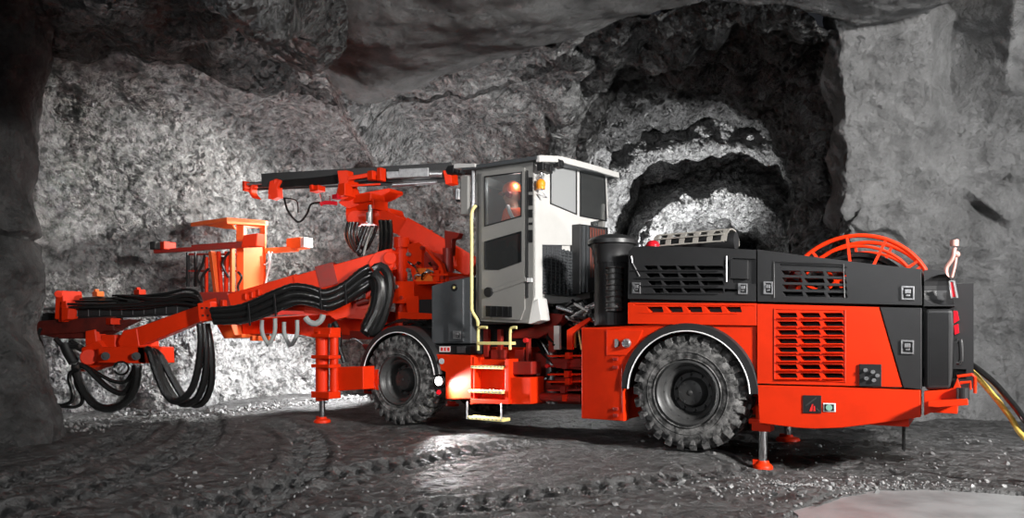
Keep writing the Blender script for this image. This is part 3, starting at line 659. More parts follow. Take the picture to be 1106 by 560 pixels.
# ---- items on the rear face
q = MB(); q.tube([M(1032, 370, .05), M(1037, 368, .05), M(1038, 390, .05), M(1033, 392, .05)], .018, 8); q.build('grab_handle', DRK, rig)
q = MB(); q.pp([(1029.5, 336), (1034, 336), (1036, 346), (1030, 350)], .02, .05); q.pp([(1030, 352), (1035, 350), (1036, 360), (1031, 362)], .05, .05); q.build('reflector', LENS, rig, bev=.003)
q = MB(); b0 = M(1026, 298, .25)
q.tube([M(1023, 300, .2), M(1022, 290, .2), M(1029, 279, .2), M(1031, 268, .2)], .016, 8); q.tube([M(1028, 300, .3), M(1031, 288, .3), M(1033, 276, .3)], .012, 8)
p = M(1031, 266, .2); q.cyl(p, p+Vector((0, 0, .05)), .03); q.sph(M(1033, 275, .3), .028)
q.build('valve_pipe', mat('dusty_pink_metal', (.55, .30, .26), .4, .3), rig, smooth_=True)
# ---- on the hood top: exhaust guard and red beacon
q = MB(); a0, a1 = M(716, 262, .75), M(789, 262, .75); rg = .15; n = 6
q.b.verts.ensure_lookup_table()
for i in range(n):
    x = a0.x+(a1.x-a0.x)*i/(n-1)
    pts_ = [Vector((x, .75+rg*1.6*cos(pi*k/12), a0.z-.07+rg*sin(pi*k/12))) for k in range(13)]
    for p_, p2 in zip(pts_, pts_[1:]): q.bar(p_, p2, .055, .012)
for k in range(0, 13, 2):
    an = pi*k/12; q.bar((a0.x, .75+rg*1.6*cos(an), a0.z-.07+rg*sin(an)), (a1.x, .75+rg*1.6*cos(an), a0.z-.07+rg*sin(an)), .05, .012)
q.build('exhaust_guard', GUARD, rig)
q = MB(); q.cyl((a0.x, .75, a0.z-.05), (a1.x+.06, .75, a0.z-.05), .10); q.build('exhaust_pipe', DRK, rig, smooth_=True)
q = MB(); p = M(705, 269, .35); q.cyl(p+Vector((0, 0, -.03)), p+Vector((0, 0, .02)), .075); q.sph(p+Vector((0, 0, .03)), .075, (1, 1, .8)); q.build('beacon', LENS, rig, smooth_=True)
# ---- air cleaner
ac = M(661, 300, .28); q = MB()
zt_, zb_ = M(661, 283, .28).z, M(661, 352, .28).z
q.cyl((ac.x, .28, zb_), (ac.x, .28, zt_), .19, n=36)
for k in range(36):
    an = k*pi/18; q.bar((ac.x+.19*cos(an), .28+.19*sin(an), zb_+.03), (ac.x+.19*cos(an), .28+.19*sin(an), zt_-.02), .012, .02)
aco = q.build('air_cleaner', DRK, rig, bev=.003)
q = MB(); q.lathe([(0, .30), (.14, .30), (.235, .27), (.262, .24), (.262, .20), (.235, .19), (.215, .14), (.20, .06), (.20, 0), (0, 0)], (ac.x, .28, zt_-.02), (0, 0, 1), 40); q.build('cleaner_cap', BLK, aco, smooth_=True)
q = MB(); q.cyl((ac.x+.10, .12, zb_+.15), (ac.x+.10, .12, zt_-.1), .085, n=24)
for k in range(8): q.lathe([(.085, 0), (.10, .012), (.085, .024)], (ac.x+.10, .12, zb_+.17+k*.06), (0, 0, 1), 20)
q.build('cleaner_filter', RIM, aco, smooth_=True)
# ---- jacks
def jack(p, ztop, zcol, foot=.13, twin=False, par=rig):
    # p = ground point of the rod, zcol = bottom of the red column
    j = MB()
    if twin:
        j.cyl((p.x, p.y, zcol), (p.x, p.y, ztop), .085, n=24); j.cyl((p.x+.17, p.y+.05, zcol+.12), (p.x+.17, p.y+.05, ztop), .055, n=20)
        for z in (zcol+.06, zcol+.10, (zcol+ztop)/2, (zcol+ztop)/2+.12, ztop-.06): j.box((p.x+.07, p.y, z), (.34, .20, .045))
        j.box((p.x+.07, p.y+.02, ztop+.0), (.32, .18, .09))
    else:
        j.cyl((p.x, p.y, zcol), (p.x, p.y, ztop), .065, n=24); j.box((p.x, p.y, zcol+.05), (.17, .15, .09)); j.box((p.x-.07, p.y, zcol+.09), (.09, .12, .05))
    o = j.build('jack', RED, par, bev=.006)
    r = MB(); r.cyl((p.x, p.y, p.z+.04), (p.x, p.y, zcol), .040, n=20); r.build('jack_rod', CHR, o, smooth_=True)
    f = MB(); f.lathe([(0, .075), (.05, .075), (.06, .05), (foot-.01, .038), (foot, .02), (foot, 0), (0, 0)], (p.x, p.y, p.z), (0, 0, 1), 28); f.box((p.x-.06, p.y, p.z+.055), (.05, .06, .05)); f.build('jack_foot', RED, o, smooth_=True)
p = M(824, 500, .12); jack(Vector((p.x, .12, -.105)), zf(825, 440).z, M(825, 466, .12).z, .088)
p = M(860, 470, 1.7); jack(Vector((p.x-.1, 1.75, -.06)), .6, .36)
pj = M(348, 457, -.30); jack(Vector((pj.x, -.30, .0)), M(348, 358, -.30).z, M(348, 433, -.30).z, .11, twin=True)
jack(Vector((pj.x+.05, 2.4, .0)), M(348, 358, -.30).z-.1, M(348, 433, -.30).z, .11, twin=True)
jb = MB(); a, b = M(361, 400, -.25), M(392, 400, 0)
jb.prism([M(360, 397, -.22), M(392, 396, -.22), M(392, 421, -.22), M(360, 423, -.22)], (0, .22, 0)); jb.bb((a.x+.05, -.02, M(380, 420, 0).z), (b.x+.3, 2.1, M(380, 400, 0).z+.02)); jb.bb((a.x-.02, .3, .35), (a.x+.3, 1.8, .62))
jb.build('jack_bracket', RED, rig, bev=.008)
# ---- front frame, ladder side
ff = MB()
ff.pp([(471, 383), (509, 384), (509, 431), (481, 431.5), (481, 402), (471, 398)], .02, .25)
ff.pp([(509, 388), (549, 389), (549, 436), (509, 435)], .16, .06)
ff.bb((M(480, 400, .3).x-.5, .42, .42), (M(560, 400, .3).x, 1.75, 1.0))
ffo = ff.build('front_frame', RED, rig, bev=.008)
q = MB(); q.pp([(508, 386), (512.5, 386), (512.5, 437), (508, 437)], .03, .20); q.pp([(545.5, 388), (549.5, 388), (549.5, 437), (545.5, 437)], .03, .20); q.pp([(508, 431), (549.5, 433), (549.5, 437), (508, 436)], .0, .22)
q.build('ladder_frame', RED, rig, bev=.004)
q = MB(); q.pp([(549.5, 408), (573, 408), (573, 437), (549.5, 437)], .06, .30); bx_ = q.build('tool_box', RED, rig, bev=.008)
q = MB(); q.pp([(552, 391), (574, 391), (574, 405), (552, 405)], .12, .22); q.pp([(549, 398), (552, 398), (552, 406), (549, 406)], .12, .1); q.build('valve_box', RED2, rig, bev=.01)
q = MB(); p = M(479, 390, 0); q.cyl(M(477, 390.5, .02), M(477, 390.5, .0), .035, n=16); q.build('plug', STL, ffo)
def step(x0, x1, y, v, th=4.0, dd=.16):
    q = MB(); a, b = M(x0, y, v), M(x1, y, v); h = .035
    q.bb((a.x, v, a.z-h), (b.x, v+dd, a.z)); 
    o = q.build('step', YEL, rig, bev=.006, label='pale yellow step tread')
    q = MB()
    for k in range(9): x = a.x+(b.x-a.x)*(k+.5)/9; q.cyl((x, v-.004, a.z-h/2), (x, v+.002, a.z-h/2), .009, n=8); q.cyl((x, v+.05, a.z), (x, v+.05, a.z+.004), .012, n=8); q.cyl((x, v+.11, a.z), (x, v+.11, a.z+.004), .012, n=8)
    q.build('grip_stud', STL, o)
step(508, 543, 395, .02); step(506, 542, 421, -.02); step(504, 543, 450, -.05)
q = MB(); q.tube([M(505, 434, -.02), M(504.5, 453, -.05)], .010, 8, step=0); q.tube([M(541.5, 436, -.02), M(541.5, 453, -.05)], .010, 8, step=0); q.tube([M(505, 434, .12), M(504.5, 453, .10)], .010, 8, step=0); q.tube([M(541.5, 436, .12), M(541.5, 453, .10)], .010, 8, step=0)
q.build('step_hanger', STL, rig)
def rail(pts, r=.018): q = MB(); q.tube(pts, r, 10, step=.02); return q.build('handrail', YEL, rig, smooth_=True, label='pale yellow handrail')
v = -.02
rail([M(516.5, 378, v), M(516.5, 362, v), M(517, 355, v), M(520, 353.5, v), M(530, 353.5, v), M(550, 353.5, v), M(557, 353.5, v), M(558.5, 357, v), M(558, 362, v)], .016) if False else None
rail([M(516.5, 379, v), M(516.5, 358, v), M(518.5, 354, v), M(526, 354, v)]); rail([M(558, 354, v), M(552.5, 354.5, v), M(551, 359, v), M(551, 378, v)])
q = MB(); a, b = M(517, 371, v), M(551, 371, v); q.bb((a.x, v-.02, a.z-.018), (b.x, v+.12, a.z+.018)); q.build('step', YEL, rig, bev=.005, label='pale yellow step tread')
rail([M(514, 222, 0), M(509.5, 231, -.03), M(509.5, 260, -.03), M(509.5, 325, -.03), M(510, 336, -.03), M(515.5, 346, 0), M(516, 352, .02)], .02)
# work lamp low on the frame
q = MB(); p = M(474, 412, -.02); q.cyl(p+Vector((0, .06, 0)), p, .065, n=24); lo = q.build('work_lamp', DRK, rig, bev=.004)
q = MB(); q.cyl(p, p+Vector((0, -.008, 0)), .052, n=24); q.build('lamp_lens', LAMP, lo); LOWLAMP = p+Vector((0, -.10, 0))
q = MB(); q.cyl(M(474, 424, .0), M(474, 424, -.02), .03, n=14); q.build('reflector', LENS, rig)
# grey cabinet beside the cab
q = MB(); q.pp([(466, 309), (483, 304), (508.5, 299), (508.5, 371.5), (466, 371.5)], .10, .55)
cb = q.build('side_cabinet', GRY, rig, bev=.012)
q = MB(); q.pp([(484, 305), (500, 302), (500, 369.5), (484, 369.5)], .075, .03); q.build('cabinet_door', GRY, cb, bev=.006)
q = MB(); p = M(491, 311, .072); q.cyl(p, p+Vector((0, -.02, 0)), .045, n=20); q.build('port_ring', DRK, cb, bev=.003); q = MB(); q.sph(p+Vector((.01, -.02, 0)), .020); q.build('port_knob', YEL, cb, smooth_=True)
latch(493, 362, .072, cb, 4, 4.5)
q = MB(); q.pp([(467, 373), (508, 373), (508, 383), (467, 383)], .08, .4); lb = q.build('label_bracket', DRK, rig, bev=.004)
q = MB(); q.pp([(474.5, 374.5), (486, 374.5), (486, 380.5), (474.5, 380.5)], .072, .01); q.build('number_plate', WHT, lb); q = MB()
for x in (476, 479.6, 483.2): q.pp([(x, 375.6), (x+2.2, 375.6), (x+2.2, 379.4), (x, 379.4)], .068, .006)
q = cut(q, MB().pp([(480.3, 376.4), (481.1, 376.4), (481.1, 378.6), (480.3, 378.6)], .05, .05)); q.build('plate_lettering', LBR, lb)
q = MB(); q.pp([(493.5, 374.5), (502.5, 374.5), (502.5, 381.5), (493.5, 381.5)], .072, .01); q.build('blank_plate', STL, lb)
# ---- articulation between the units
q = MB()
q.pp([(574, 381), (629, 381), (629, 389), (600, 391), (574, 389)], .75, .5); q.pp([(566, 425), (629, 427), (629, 437), (566, 436)], .75, .5)
q.pp([(574, 381), (592, 383), (594, 425), (585, 437), (566, 436), (572, 410)], .62, .7)
q.pp([(592, 387), (629, 387), (629, 400), (600, 398)], .35, .1); q.pp([(598, 407), (629, 406), (629, 416), (600, 415)], .45, .1)
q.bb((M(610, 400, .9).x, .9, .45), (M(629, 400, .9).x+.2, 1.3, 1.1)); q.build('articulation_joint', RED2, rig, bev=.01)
q = MB(); a, b = M(570, 428, .30), M(629, 431, .30); q.cyl(a, b, .05); q.cyl(M(575, 415, .5), M(625, 418, .5), .06); q.build('steering_cylinder', RED2, rig, smooth_=True)
for y in (384, 395, 404, 412, 421, 430):
    q = MB(); q.pp([(590, y), (629, y-.5), (629, y+1.6), (592, y+2)], .25+.03*(y % 3), .1); q.pp([(604+y % 7, y-3), (609+y % 7, y-3), (609+y % 7, y+4), (604+y % 7, y+4)], .24, .08); q.build('joint_plate', RED2 if y % 2 else RED, rig, bev=.003)
for k in range(10):
    q = MB(); p = M(rng_.uniform(556, 600), rng_.uniform(366, 428), .3); q.cyl(p, p+Vector((0, -.05, 0)), rng_.uniform(.012, .03), n=8); q.build('hydraulic_fitting', STL if k % 2 else LBR, rig)
q = MB(); q.pp([(598, 352), (604, 352), (604, 378), (598, 378)], .30, .05); q.build('support_post', CAB, rig, bev=.004)
q = MB(); q.cyl(M(596, 380, .6), M(596, 436, .6), .07); q.build('pivot_pin', STL, rig, smooth_=True)
q = MB()    # diagonal red arm under the cab, brackets
q.pp([(549, 362), (556, 357), (575, 353), (584, 343), (588, 338), (608, 340), (606, 347), (592, 360), (580, 366), (553, 366)], .45, .18)
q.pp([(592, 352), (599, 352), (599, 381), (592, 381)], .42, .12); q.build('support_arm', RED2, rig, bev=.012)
q = MB(); q.pp([(612, 357), (636, 343), (638, 346), (618, 361), (618, 378), (612, 378)], .2, .05); q.build('hose_bracket', RED, rig, bev=.005)
rail([M(621, 358, .35), M(621, 376, .35)], .014); rail([M(624, 352, .35), M(628, 378, .35)], .010)

for k in range(26):
    q = MB(); a = M(rng_.uniform(576, 600), rng_.uniform(362, 425), rng_.uniform(.3, .9)); b = M(629, rng_.uniform(352, 425), rng_.uniform(.3, .9))
    mid = (a+b)/2+Vector((0, rng_.uniform(-.1, .1), -rng_.uniform(.02, .12))); q.tube([a, mid, b], rng_.uniform(.012, .022), 7, step=.04)
    q.build('hydraulic_hose', HOSE, rig, smooth_=True)
for k in range(34):
    q = MB(); a = M(rng_.uniform(596, 638), rng_.uniform(329, 350), rng_.uniform(.3, .8)); b = a+Vector((rng_.uniform(.08, .25), rng_.uniform(-.1, .1), rng_.uniform(-.1, .1)))
    q.cyl(a, b, rng_.uniform(.015, .03), n=10); q.cyl(b, b+(b-a).normalized()*.03, .03, n=6); q.build('hydraulic_fitting', (STL, CHR, DRK)[k % 3], rig, bev=.002)
q = MB(); q.bb((M(585, 345, .9).x, .85, .45), (xl+.3, 1.8, 1.5)); q.bb((M(590, 345, .45).x, .55, 1.32), (xl+.25, 1.7, 1.45)); q.build('valve_block', DRK, rig, bev=.01)
q = MB(); q.bb((M(480, 345, .9).x-.2, .5, .95), (M(585, 345, .9).x, 1.9, 1.26)); q.bb((FX-.5, .45, .85), (FX+.6, 1.7, 1.15)); q.build('inner_frame', DRK, rig, bev=.01)
q = MB()
for x0, x1, y0, y1 in ((530, 545, 378, 388), (522, 527, 356, 386), (537, 541, 356, 388), (556, 566, 378, 392), (568, 571, 366, 392)): q.pp([(x0, y0), (x1, y0), (x1, y1), (x0, y1)], .32, .06)
q.build('frame_strut', RED2, rig, bev=.004)
# ================================================================ CAB
X0, X1 = M(514, 300, .1).x, M(576, 300, .1).x          # front and rear edge of the near side
V0, V1 = .10, 1.95
pz = lambda py, px=545, v=.1: M(px, py, v).z
zb_, zr = pz(350), pz(178)                             # cab floor line and wall top
cab = empty('cab', parent=rig)
T_ = .05
# near side: frame with two openings for the door panes
dz = lambda px, py: M(px, py, V0)
win1 = [dz(524.5, 191), dz(565, 186), dz(564.5, 234.5), dz(524.5, 245.5)]
win2 = [dz(524.5, 261.5), dz(564.5, 250), dz(564.5, 283.5), dz(540, 292), dz(524.5, 291.5)]
sd = MB(); side = [dz(514, 181), dz(576, 174), dz(576, 322), dz(571, 349.5), dz(517, 347), dz(514, 341)]
sd.prism(side, (0, T_, 0)); ct = MB()
for w_ in (win1, win2): ct.prism([p-Vector((0, .1, 0)) for p in w_], (0, .3, 0))
ct.pp([(530.5, 330.5), (556, 331.5), (556, 342.5), (530.5, 342)], V0-.03, .05) if False else None
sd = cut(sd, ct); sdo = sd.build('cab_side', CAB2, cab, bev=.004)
# door leaf standing slightly proud
dl = MB(); leaf = [dz(521, 186.5), dz(567.5, 181.5), dz(567.5, 334), dz(563, 346), dz(521.5, 344)]
dl.prism([p-Vector((0, .022, 0)) for p in leaf], (0, .03, 0)); ct = MB()
for w_ in (win1, win2): ct.prism([p-Vector((0, .1, 0)) for p in w_], (0, .3, 0))
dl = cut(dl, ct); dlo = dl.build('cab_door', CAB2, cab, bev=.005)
for i, w_ in enumerate((win1, win2)):
    g = MB(); c = sum(w_, Vector())/len(w_)
    outer = [p-Vector((0, .03, 0)) for p in w_]
    g.prism(outer, (0, .03, 0)); g = cut(g, MB().prism([c+(p-c)*.955-Vector((0, .08, 0)) for p in w_], (0, .2, 0))); g.build('window_seal', DRK, cab)
    g = MB(); g.prism([c+(p-c)*.97-Vector((0, .018, 0)) for p in w_], (0, .008, 0)); g.build('window_pane', GLS if i == 0 else GLS3, cab)
q = MB(); p = dz(529.5, 316)-Vector((0, .02, 0)); q.cyl(p, p+Vector((0, -.035, 0)), .058, n=24); q.build('door_lock', DRK, cab, bev=.006)
q = MB(); a, b = dz(534, 314.5)-Vector((0, .035, 0)), dz(570, 302)-Vector((0, .035, 0)); q.bar(a, b, .02, .05, up=(0, 0, 1)); q.build('door_strap', CAB2, cab, bev=.006)
q = MB(); q.pp([(569, 300.5), (574, 300.5), (574, 305), (569, 305)], V0-.04, .03); q.build('strap_end', WHT, cab, bev=.003)
q = MB(); q.pp([(524.5, 330.5), (552.5, 331.5), (552.5, 343), (524.5, 342)], V0-.035, .02)
for k in range(5): q.pp([(526, 333+k*2), (551, 333.8+k*2), (551, 334.5+k*2), (526, 333.7+k*2)], V0-.045, .02)
for k in range(4): q.pp([(529+k*6.3, 331.5), (530+k*6.3, 331.5), (530+k*6.3, 342.5), (529+k*6.3, 342.5)], V0-.045, .02)
q.build('door_grille', DRK, cab)
for y0, y1 in ((191.5, 207), (210.5, 222), (226.5, 235), (239.5, 243), (248.5, 262)):
    q = MB(); q.pp([(572.4-1.6, y0), (576-1.6+.6, y0), (575, y1), (570.8, y1)], V0-.012, .02) if y1-y0 > 6 else q.pp([(570.8, y0+1), (575, y0+1), (575, y1), (570.8, y1)], V0-.012, .02)
    q.build('hinge_slot', DRK, cab, bev=.003)
q = MB(); q.pp([(568.5, 184), (569.4, 184), (569.4, 322), (568.5, 322)], V0-.026, .03); q.build('door_gap', DRK, cab)
q = MB(); q.pp([(560, 334), (576.2, 322), (577, 344), (572, 349.8), (560, 350)], V0+.02, .25) if False else q.prism([dz(563.5, 347), dz(568, 334), dz(577, 322)+Vector((.04, .02, 0)), dz(580, 346)+Vector((.04, .03, 0)), dz(572, 350.5)], (0, .2, 0)); q.build('cab_corner', CAB, cab, bev=.01)
# rear wall: local frame u = across (y), runs from V0 to V1 at x = X1
XR = X1+.0
def RW(px, py, x=None):      # pixel -> point on the rear wall plane
    x = XR if x is None else x; dx = (px-CX)/F
    # world: O + x*ex + v*ey ; X = dx*Y
    v = (dx*(OY-s_*x)-(OX+c_*x))/(s_-dx*c_); Y = OY-s_*x+c_*v
    return Vector((x, v, CH+(HY-py)/F*Y))
rwo = [RW(577, 176), RW(585, 170), RW(655, 189), RW(657, 236), RW(638, 240), RW(637, 322), RW(606, 328), RW(577, 329)]
rw = MB(); rw.prism(rwo, (-.06, 0, 0)); wina = [RW(594, 179), RW(622.5, 182.5), RW(622.5, 232.5), RW(594, 220.5)]; winb = [RW(626, 183), RW(653, 189.5), RW(655, 239.5), RW(626, 234)]
gr = [RW(586, 264.5), RW(622, 265), RW(622, 321), RW(586, 321.5)]
ct = MB(); ct.prism([p+Vector((.1, 0, 0)) for p in wina], (-.3, 0, 0)); ct.prism([p+Vector((.1, 0, 0)) for p in winb], (-.3, 0, 0)); ct.prism([p+Vector((.1, 0, 0)) for p in gr], (-.13, 0, 0))
rw = cut(rw, ct); rw.build('cab_rear_wall', CAB, cab, bev=.006)
for i, w_ in enumerate((wina, winb)):
    c = sum(w_, Vector())/4; g = MB(); g.prism([p+Vector((.012, 0, 0)) for p in w_], (-.03, 0, 0))
    g = cut(g, MB().prism([c+(p-c)*(.95)+Vector((.1, 0, 0)) for p in w_], (-.3, 0, 0))); g.build('window_seal', DRK, cab)
    g = MB(); g.prism([c+(p-c)*.97 for p in w_], (-.008, 0, 0)); g.build('window_pane', GLS2 if i == 0 else GLS4, cab)
g = MB(); c = sum(gr, Vector())/4; g.prism([p+Vector((-.035, 0, 0)) for p in gr], (-.01, 0, 0)); g.build('grille_back', DRK, cab)
g = MB(); yy0, yy1, z0, z1 = gr[0].y, gr[1].y, gr[2].z, gr[0].z
for k in range(15): z = z0+(z1-z0)*(k+.5)/15; g.box((XR-.012, (yy0+yy1)/2, z), (.03, yy1-yy0, .022), Matrix.Rotation(.5, 3, 'Y'))
for k in range(9): y = yy0+(yy1-yy0)*(k)/8; g.box((XR-.004, y, (z0+z1)/2), (.022, .014, z1-z0))
g.build('cooler_grille', GRY, cab)
# cab box: far side, front, floor, pillars, roof
fx = X0; zt2 = zr
wl = MB(); wl.bb((X0, V0+.02, zb_), (X1-.03, V1, zb_+.06)); wl.build('cab_floor', DRK, cab)
wl = MB(); wl.bb((X0, V0, zb_), (X0+.04, V1, zb_+.75)); wl.bb((X0, V0, zr-.16), (X0+.04, V1, zr-.06)); wl.bb((X0, V0, zb_), (X0+.05, V0+.08, zr-.04)); wl.bb((X0, V1-.08, zb_), (X0+.05, V1, zr-.1)); wl.bb((X0, V1-.05, zb_), (X1, V1, zb_+.85)); wl.bb((X1-.08, V1-.06, zb_), (X1-.0, V1, zr-.30)); wl.bb((X0, V1-.05, zr-.3), (X1, V1, zr-.2))
wl.build('cab_frame', CAB2, cab, bev=.006)
q = MB(); q.bb((X0+.015, V0+.08, zb_+.75), (X0+.022, V1-.08, zr-.16)); q.build('windscreen', GLS, cab)
q = MB(); q.bb((X0+.08, V1-.03, zb_+.85), (X1-.08, V1-.022, zr-.3)); q.build('window_pane', GLS, cab)
# roof: near edge strip + white rear visor
a = [dz(500, 180)+Vector((-.0, -.02, 0)), dz(512, 178.5)-Vector((0, .06, 0)), dz(585, 168.5)-Vector((0, .06, 0))]
ro = MB(); zN = dz(575, 170).z
P0, P1 = Vector((X0-.16, V0-.08, dz(512, 180).z)), Vector((X1+.10, V0-.08, dz(582, 170).z))
Q0, Q1 = Vector((X0-.16, V1+.05, P0.z-.02)), Vector((X1+.02, V1+.05, RW(660, 186).z))
mid1 = RW(606, 168, XR+.12); end1 = RW(669, 187.5, XR+.12)
for dz_, th in ((0, -.05),):
    ro.prism([P0, P1, mid1+Vector((0, 0, .0)), end1, Q0], (0, 0, th))
ro.build('cab_roof', GRY, cab, bev=.012)
ro = MB(); A = [RW(583, 167.5, XR+.13), RW(606, 168.5, XR+.13), RW(640, 177.5, XR+.13), RW(669, 186.5, XR+.13)]
for a, b in zip(A, A[1:]): ro.prism([a, b, b+Vector((0, 0, -.075)), a+Vector((0, 0, -.075))], (-.05, 0, 0))
ro.build('roof_visor', CAB, cab, bev=.008)
ro = MB(); A = [RW(597, 177, XR+.03), RW(622, 178, XR+.03), RW(645, 184, XR+.03), RW(657, 189, XR+.03)]
for a, b in zip(A, A[1:]): ro.bar(a, b, .05, .05)
ro.build('roof_bar', CAB, cab, bev=.01)
for px, py in ((586, 181), (603, 177.5), (591, 183)):
    q = MB(); p = RW(px, py, XR+.10); q.box(p, (.08, .12, .09)); q.cyl(p+Vector((.03, 0, 0)), p+Vector((.06, 0, 0)), .04, n=16); q.build('work_lamp', DRK, cab, bev=.008)
q = MB(); p = RW(584, 199, XR+.07); q.cyl(p+Vector((0, 0, -.06)), p+Vector((0, 0, -.03)), .05); q.sph(p, .055, (1, 1, 1.1)); q.build('beacon', AMB, cab, smooth_=True)
q = MB(); q.tube([p+Vector((0, 0, -.05)), p+Vector((.03, .08, -.14)), p+Vector((-.05, .02, -.10))], .008, 6); q.tube([p+Vector((0, .05, .05)), p+Vector((0, .02, .15)), RW(590, 182, XR+.04)], .012, 6); q.tube([RW(586, 187, XR+.06), RW(584, 194, XR+.05), RW(582, 190, XR+.05)], .01, 6); q.build('lamp_cable', STL, cab)
# front lamps, mirror arm and the dark clutter in front of the windscreen
q = MB(); q.pp([(490, 177), (513, 176.5), (513, 180.5), (490, 182)], .0, .12); q.build('mirror_arm', CAB, cab, bev=.006)
q = MB(); q.pp([(497, 190), (505.5, 190), (505.5, 232), (497, 232)], -.02, .05); q.build('side_mirror', CAB2, cab, bev=.012)
q = MB(); q.tube([dz(511, 182), dz(511, 215), dz(509, 250)], .022, 8); q.tube([dz(500, 218), dz(512, 220)], .012, 8); q.tube([dz(494, 205), dz(494, 216)], .04, 10); q.tube([dz(506, 190), dz(507, 218), dz(512, 222)], .008, 6)
q.build('mirror_bracket', STL, cab, smooth_=True)
for k, (px, py, w_) in enumerate(((489, 184, 5), (496, 184.5, 4), (503, 184, 4), (510, 184.5, 3))):
    q = MB(); p = M(px, py, .2+.15*k); q.box(p, (.11, .10, .10)); q.cyl(p, p+Vector((-.08, 0, 0)), .045, n=14); q.build('work_lamp', DRK, cab, bev=.008)
q = MB(); q.pp([(492, 206), (497, 206), (497, 218), (492, 218)], .1, .06); q.build('side_mirror', DRK, cab, bev=.01)
# seat
q = MB(); sxm = (X0+X1)/2+.10; q.box((sxm, .55, zb_+.48), (.5, .5, .12)); q.box((sxm+.24, .55, zb_+.85), (.12, .48, .75)); q.box((sxm, .55, zb_+.25), (.3, .3, .4)); q.build('seat', SEATM, cab, bev=.04, seg=3)
q = MB(); q.box((X0+.12, .6, zb_+.62), (.18, .7, .5)); q.box((X0+.4, 1.15, zb_+.55), (.5, .2, .5)); q.box((X0+.10, 1.2, zb_+1.25), (.05, .3, .22)); q.box((X1-.2, 1.55, zb_+.9), (.3, .35, .9)); q.build('control_console', DRK, cab, bev=.02)
q = MB(); q.bb((X1-.28, 1.72, zb_+1.05), (X1-.22, 1.9, zr-.25)); q.build('cab_pillar', CAB, cab, bev=.01)
# dark module with a reddish mesh behind the air cleaner, at the cab's rear corner
q = MB(); a, b, c, d = RW(627, 242, XR+.12), RW(657, 246, XR+.12), RW(657, 312, XR+.12), RW(627, 318, XR+.12)
q.prism([a, b, c, d], (-.14, 0, 0)); md_ = q.build('cooler_box', BLK, rig, bev=.01)
q = MB(); a, b, c, d = RW(637, 246, XR+.125), RW(654, 249, XR+.125), RW(654, 300, XR+.125), RW(637, 300, XR+.125); q.prism([a, b, c, d], (.006, 0, 0)); q.build('red_mesh', mat('dull_red_mesh', (.16, .035, .02), .7, bump=(80, .5, .01)), md_)
q = MB()
for k in range(7): p1, p2 = RW(637+k*2.8, 247, XR+.14), RW(637+k*2.8, 300, XR+.14); q.bar(p1, p2, .008, .008, up=(0, 1, 0))
for k in range(2): p1, p2 = RW(630+k*4, 244, XR+.13), RW(630+k*4, 316, XR+.13); q.bar(p1, p2, .03, .03, up=(0, 1, 0))
q.build('mesh_bar', GRY, md_)
# ================================================================ OPERATOR
op = empty('person', 'person in an orange jacket and orange helmet sitting inside the cab', 'person', (0, 0, 0), 0)
MWD = Matrix.Translation((OX, OY, 0)) @ Matrix.Rotation(-TH, 4, 'Z')
op.matrix_world = MWD
hd = M(553, 212, .52); 
def skin(name, verts, edges, rad, m, parent, sub=2, root=0):
    me = bpy.data.meshes.new(name); me.from_pydata([tuple(v) for v in verts], edges, []); o = bpy.data.objects.new(name, me); COL.objects.link(o); o.parent = parent
    sk = o.modifiers.new('skin', 'SKIN'); sk.use_smooth_shade = True
    lay = me.skin_vertices[0] if me.skin_vertices else None
    if lay is None:
        bm = bmesh.new(); bm.from_mesh(me); bm.verts.layers.skin.verify(); bm.to_mesh(me); bm.free(); lay = me.skin_vertices[0]
    for i, r in enumerate(rad): lay.data[i].radius = r if isinstance(r, tuple) else (r, r); lay.data[i].use_root = (i == root)
    sb = o.modifiers.new('sub', 'SUBSURF'); sb.levels = sub; sb.render_levels = sub
    dg = bpy.context.evaluated_depsgraph_get(); dg.update(); nm = bpy.data.meshes.new_from_object(o.evaluated_get(dg)); o.modifiers.clear(); o.data = nm
    nm.materials.clear(); nm.materials.append(m); nm.polygons.foreach_set('use_smooth', [True]*len(nm.polygons)); return o
h = hd; pel = Vector((h.x+.10, h.y, h.z-.78)); 
V_ = [pel, h+Vector((.09, 0, -.52)), h+Vector((.07, 0, -.30)), h+Vector((.045, 0, -.19)), h+Vector((.02, 0, -.10)), h+Vector((0, 0, 0)), h+Vector((0, 0, .07))]
E_ = [(0, 1), (1, 2), (2, 3), (3, 4), (4, 5), (5, 6)]; r_ = [.13, (.15, .12), (.15, .11), (.075, .075), (.055, .06), (.085, .072), (.075, .066)]
for sg in (-1, 1):
    b = len(V_); V_ += [h+Vector((.075, sg*.17, -.24)), h+Vector((.03, sg*.22, -.52)), h+Vector((-.20, sg*.17, -.55)), h+Vector((-.28, sg*.16, -.55)), pel+Vector((-.05, sg*.10, -.0)), pel+Vector((-.42, sg*.12, .02)), pel+Vector((-.46, sg*.12, -.40)), pel+Vector((-.56, sg*.12, -.42))]
    E_ += [(2, b), (b, b+1), (b+1, b+2), (b+2, b+3), (0, b+4), (b+4, b+5), (b+5, b+6), (b+6, b+7)]; r_ += [.066, .048, .034, .03, .095, .066, .05, .045]
bodyo = skin('body', V_, E_, r_, SKN, op)
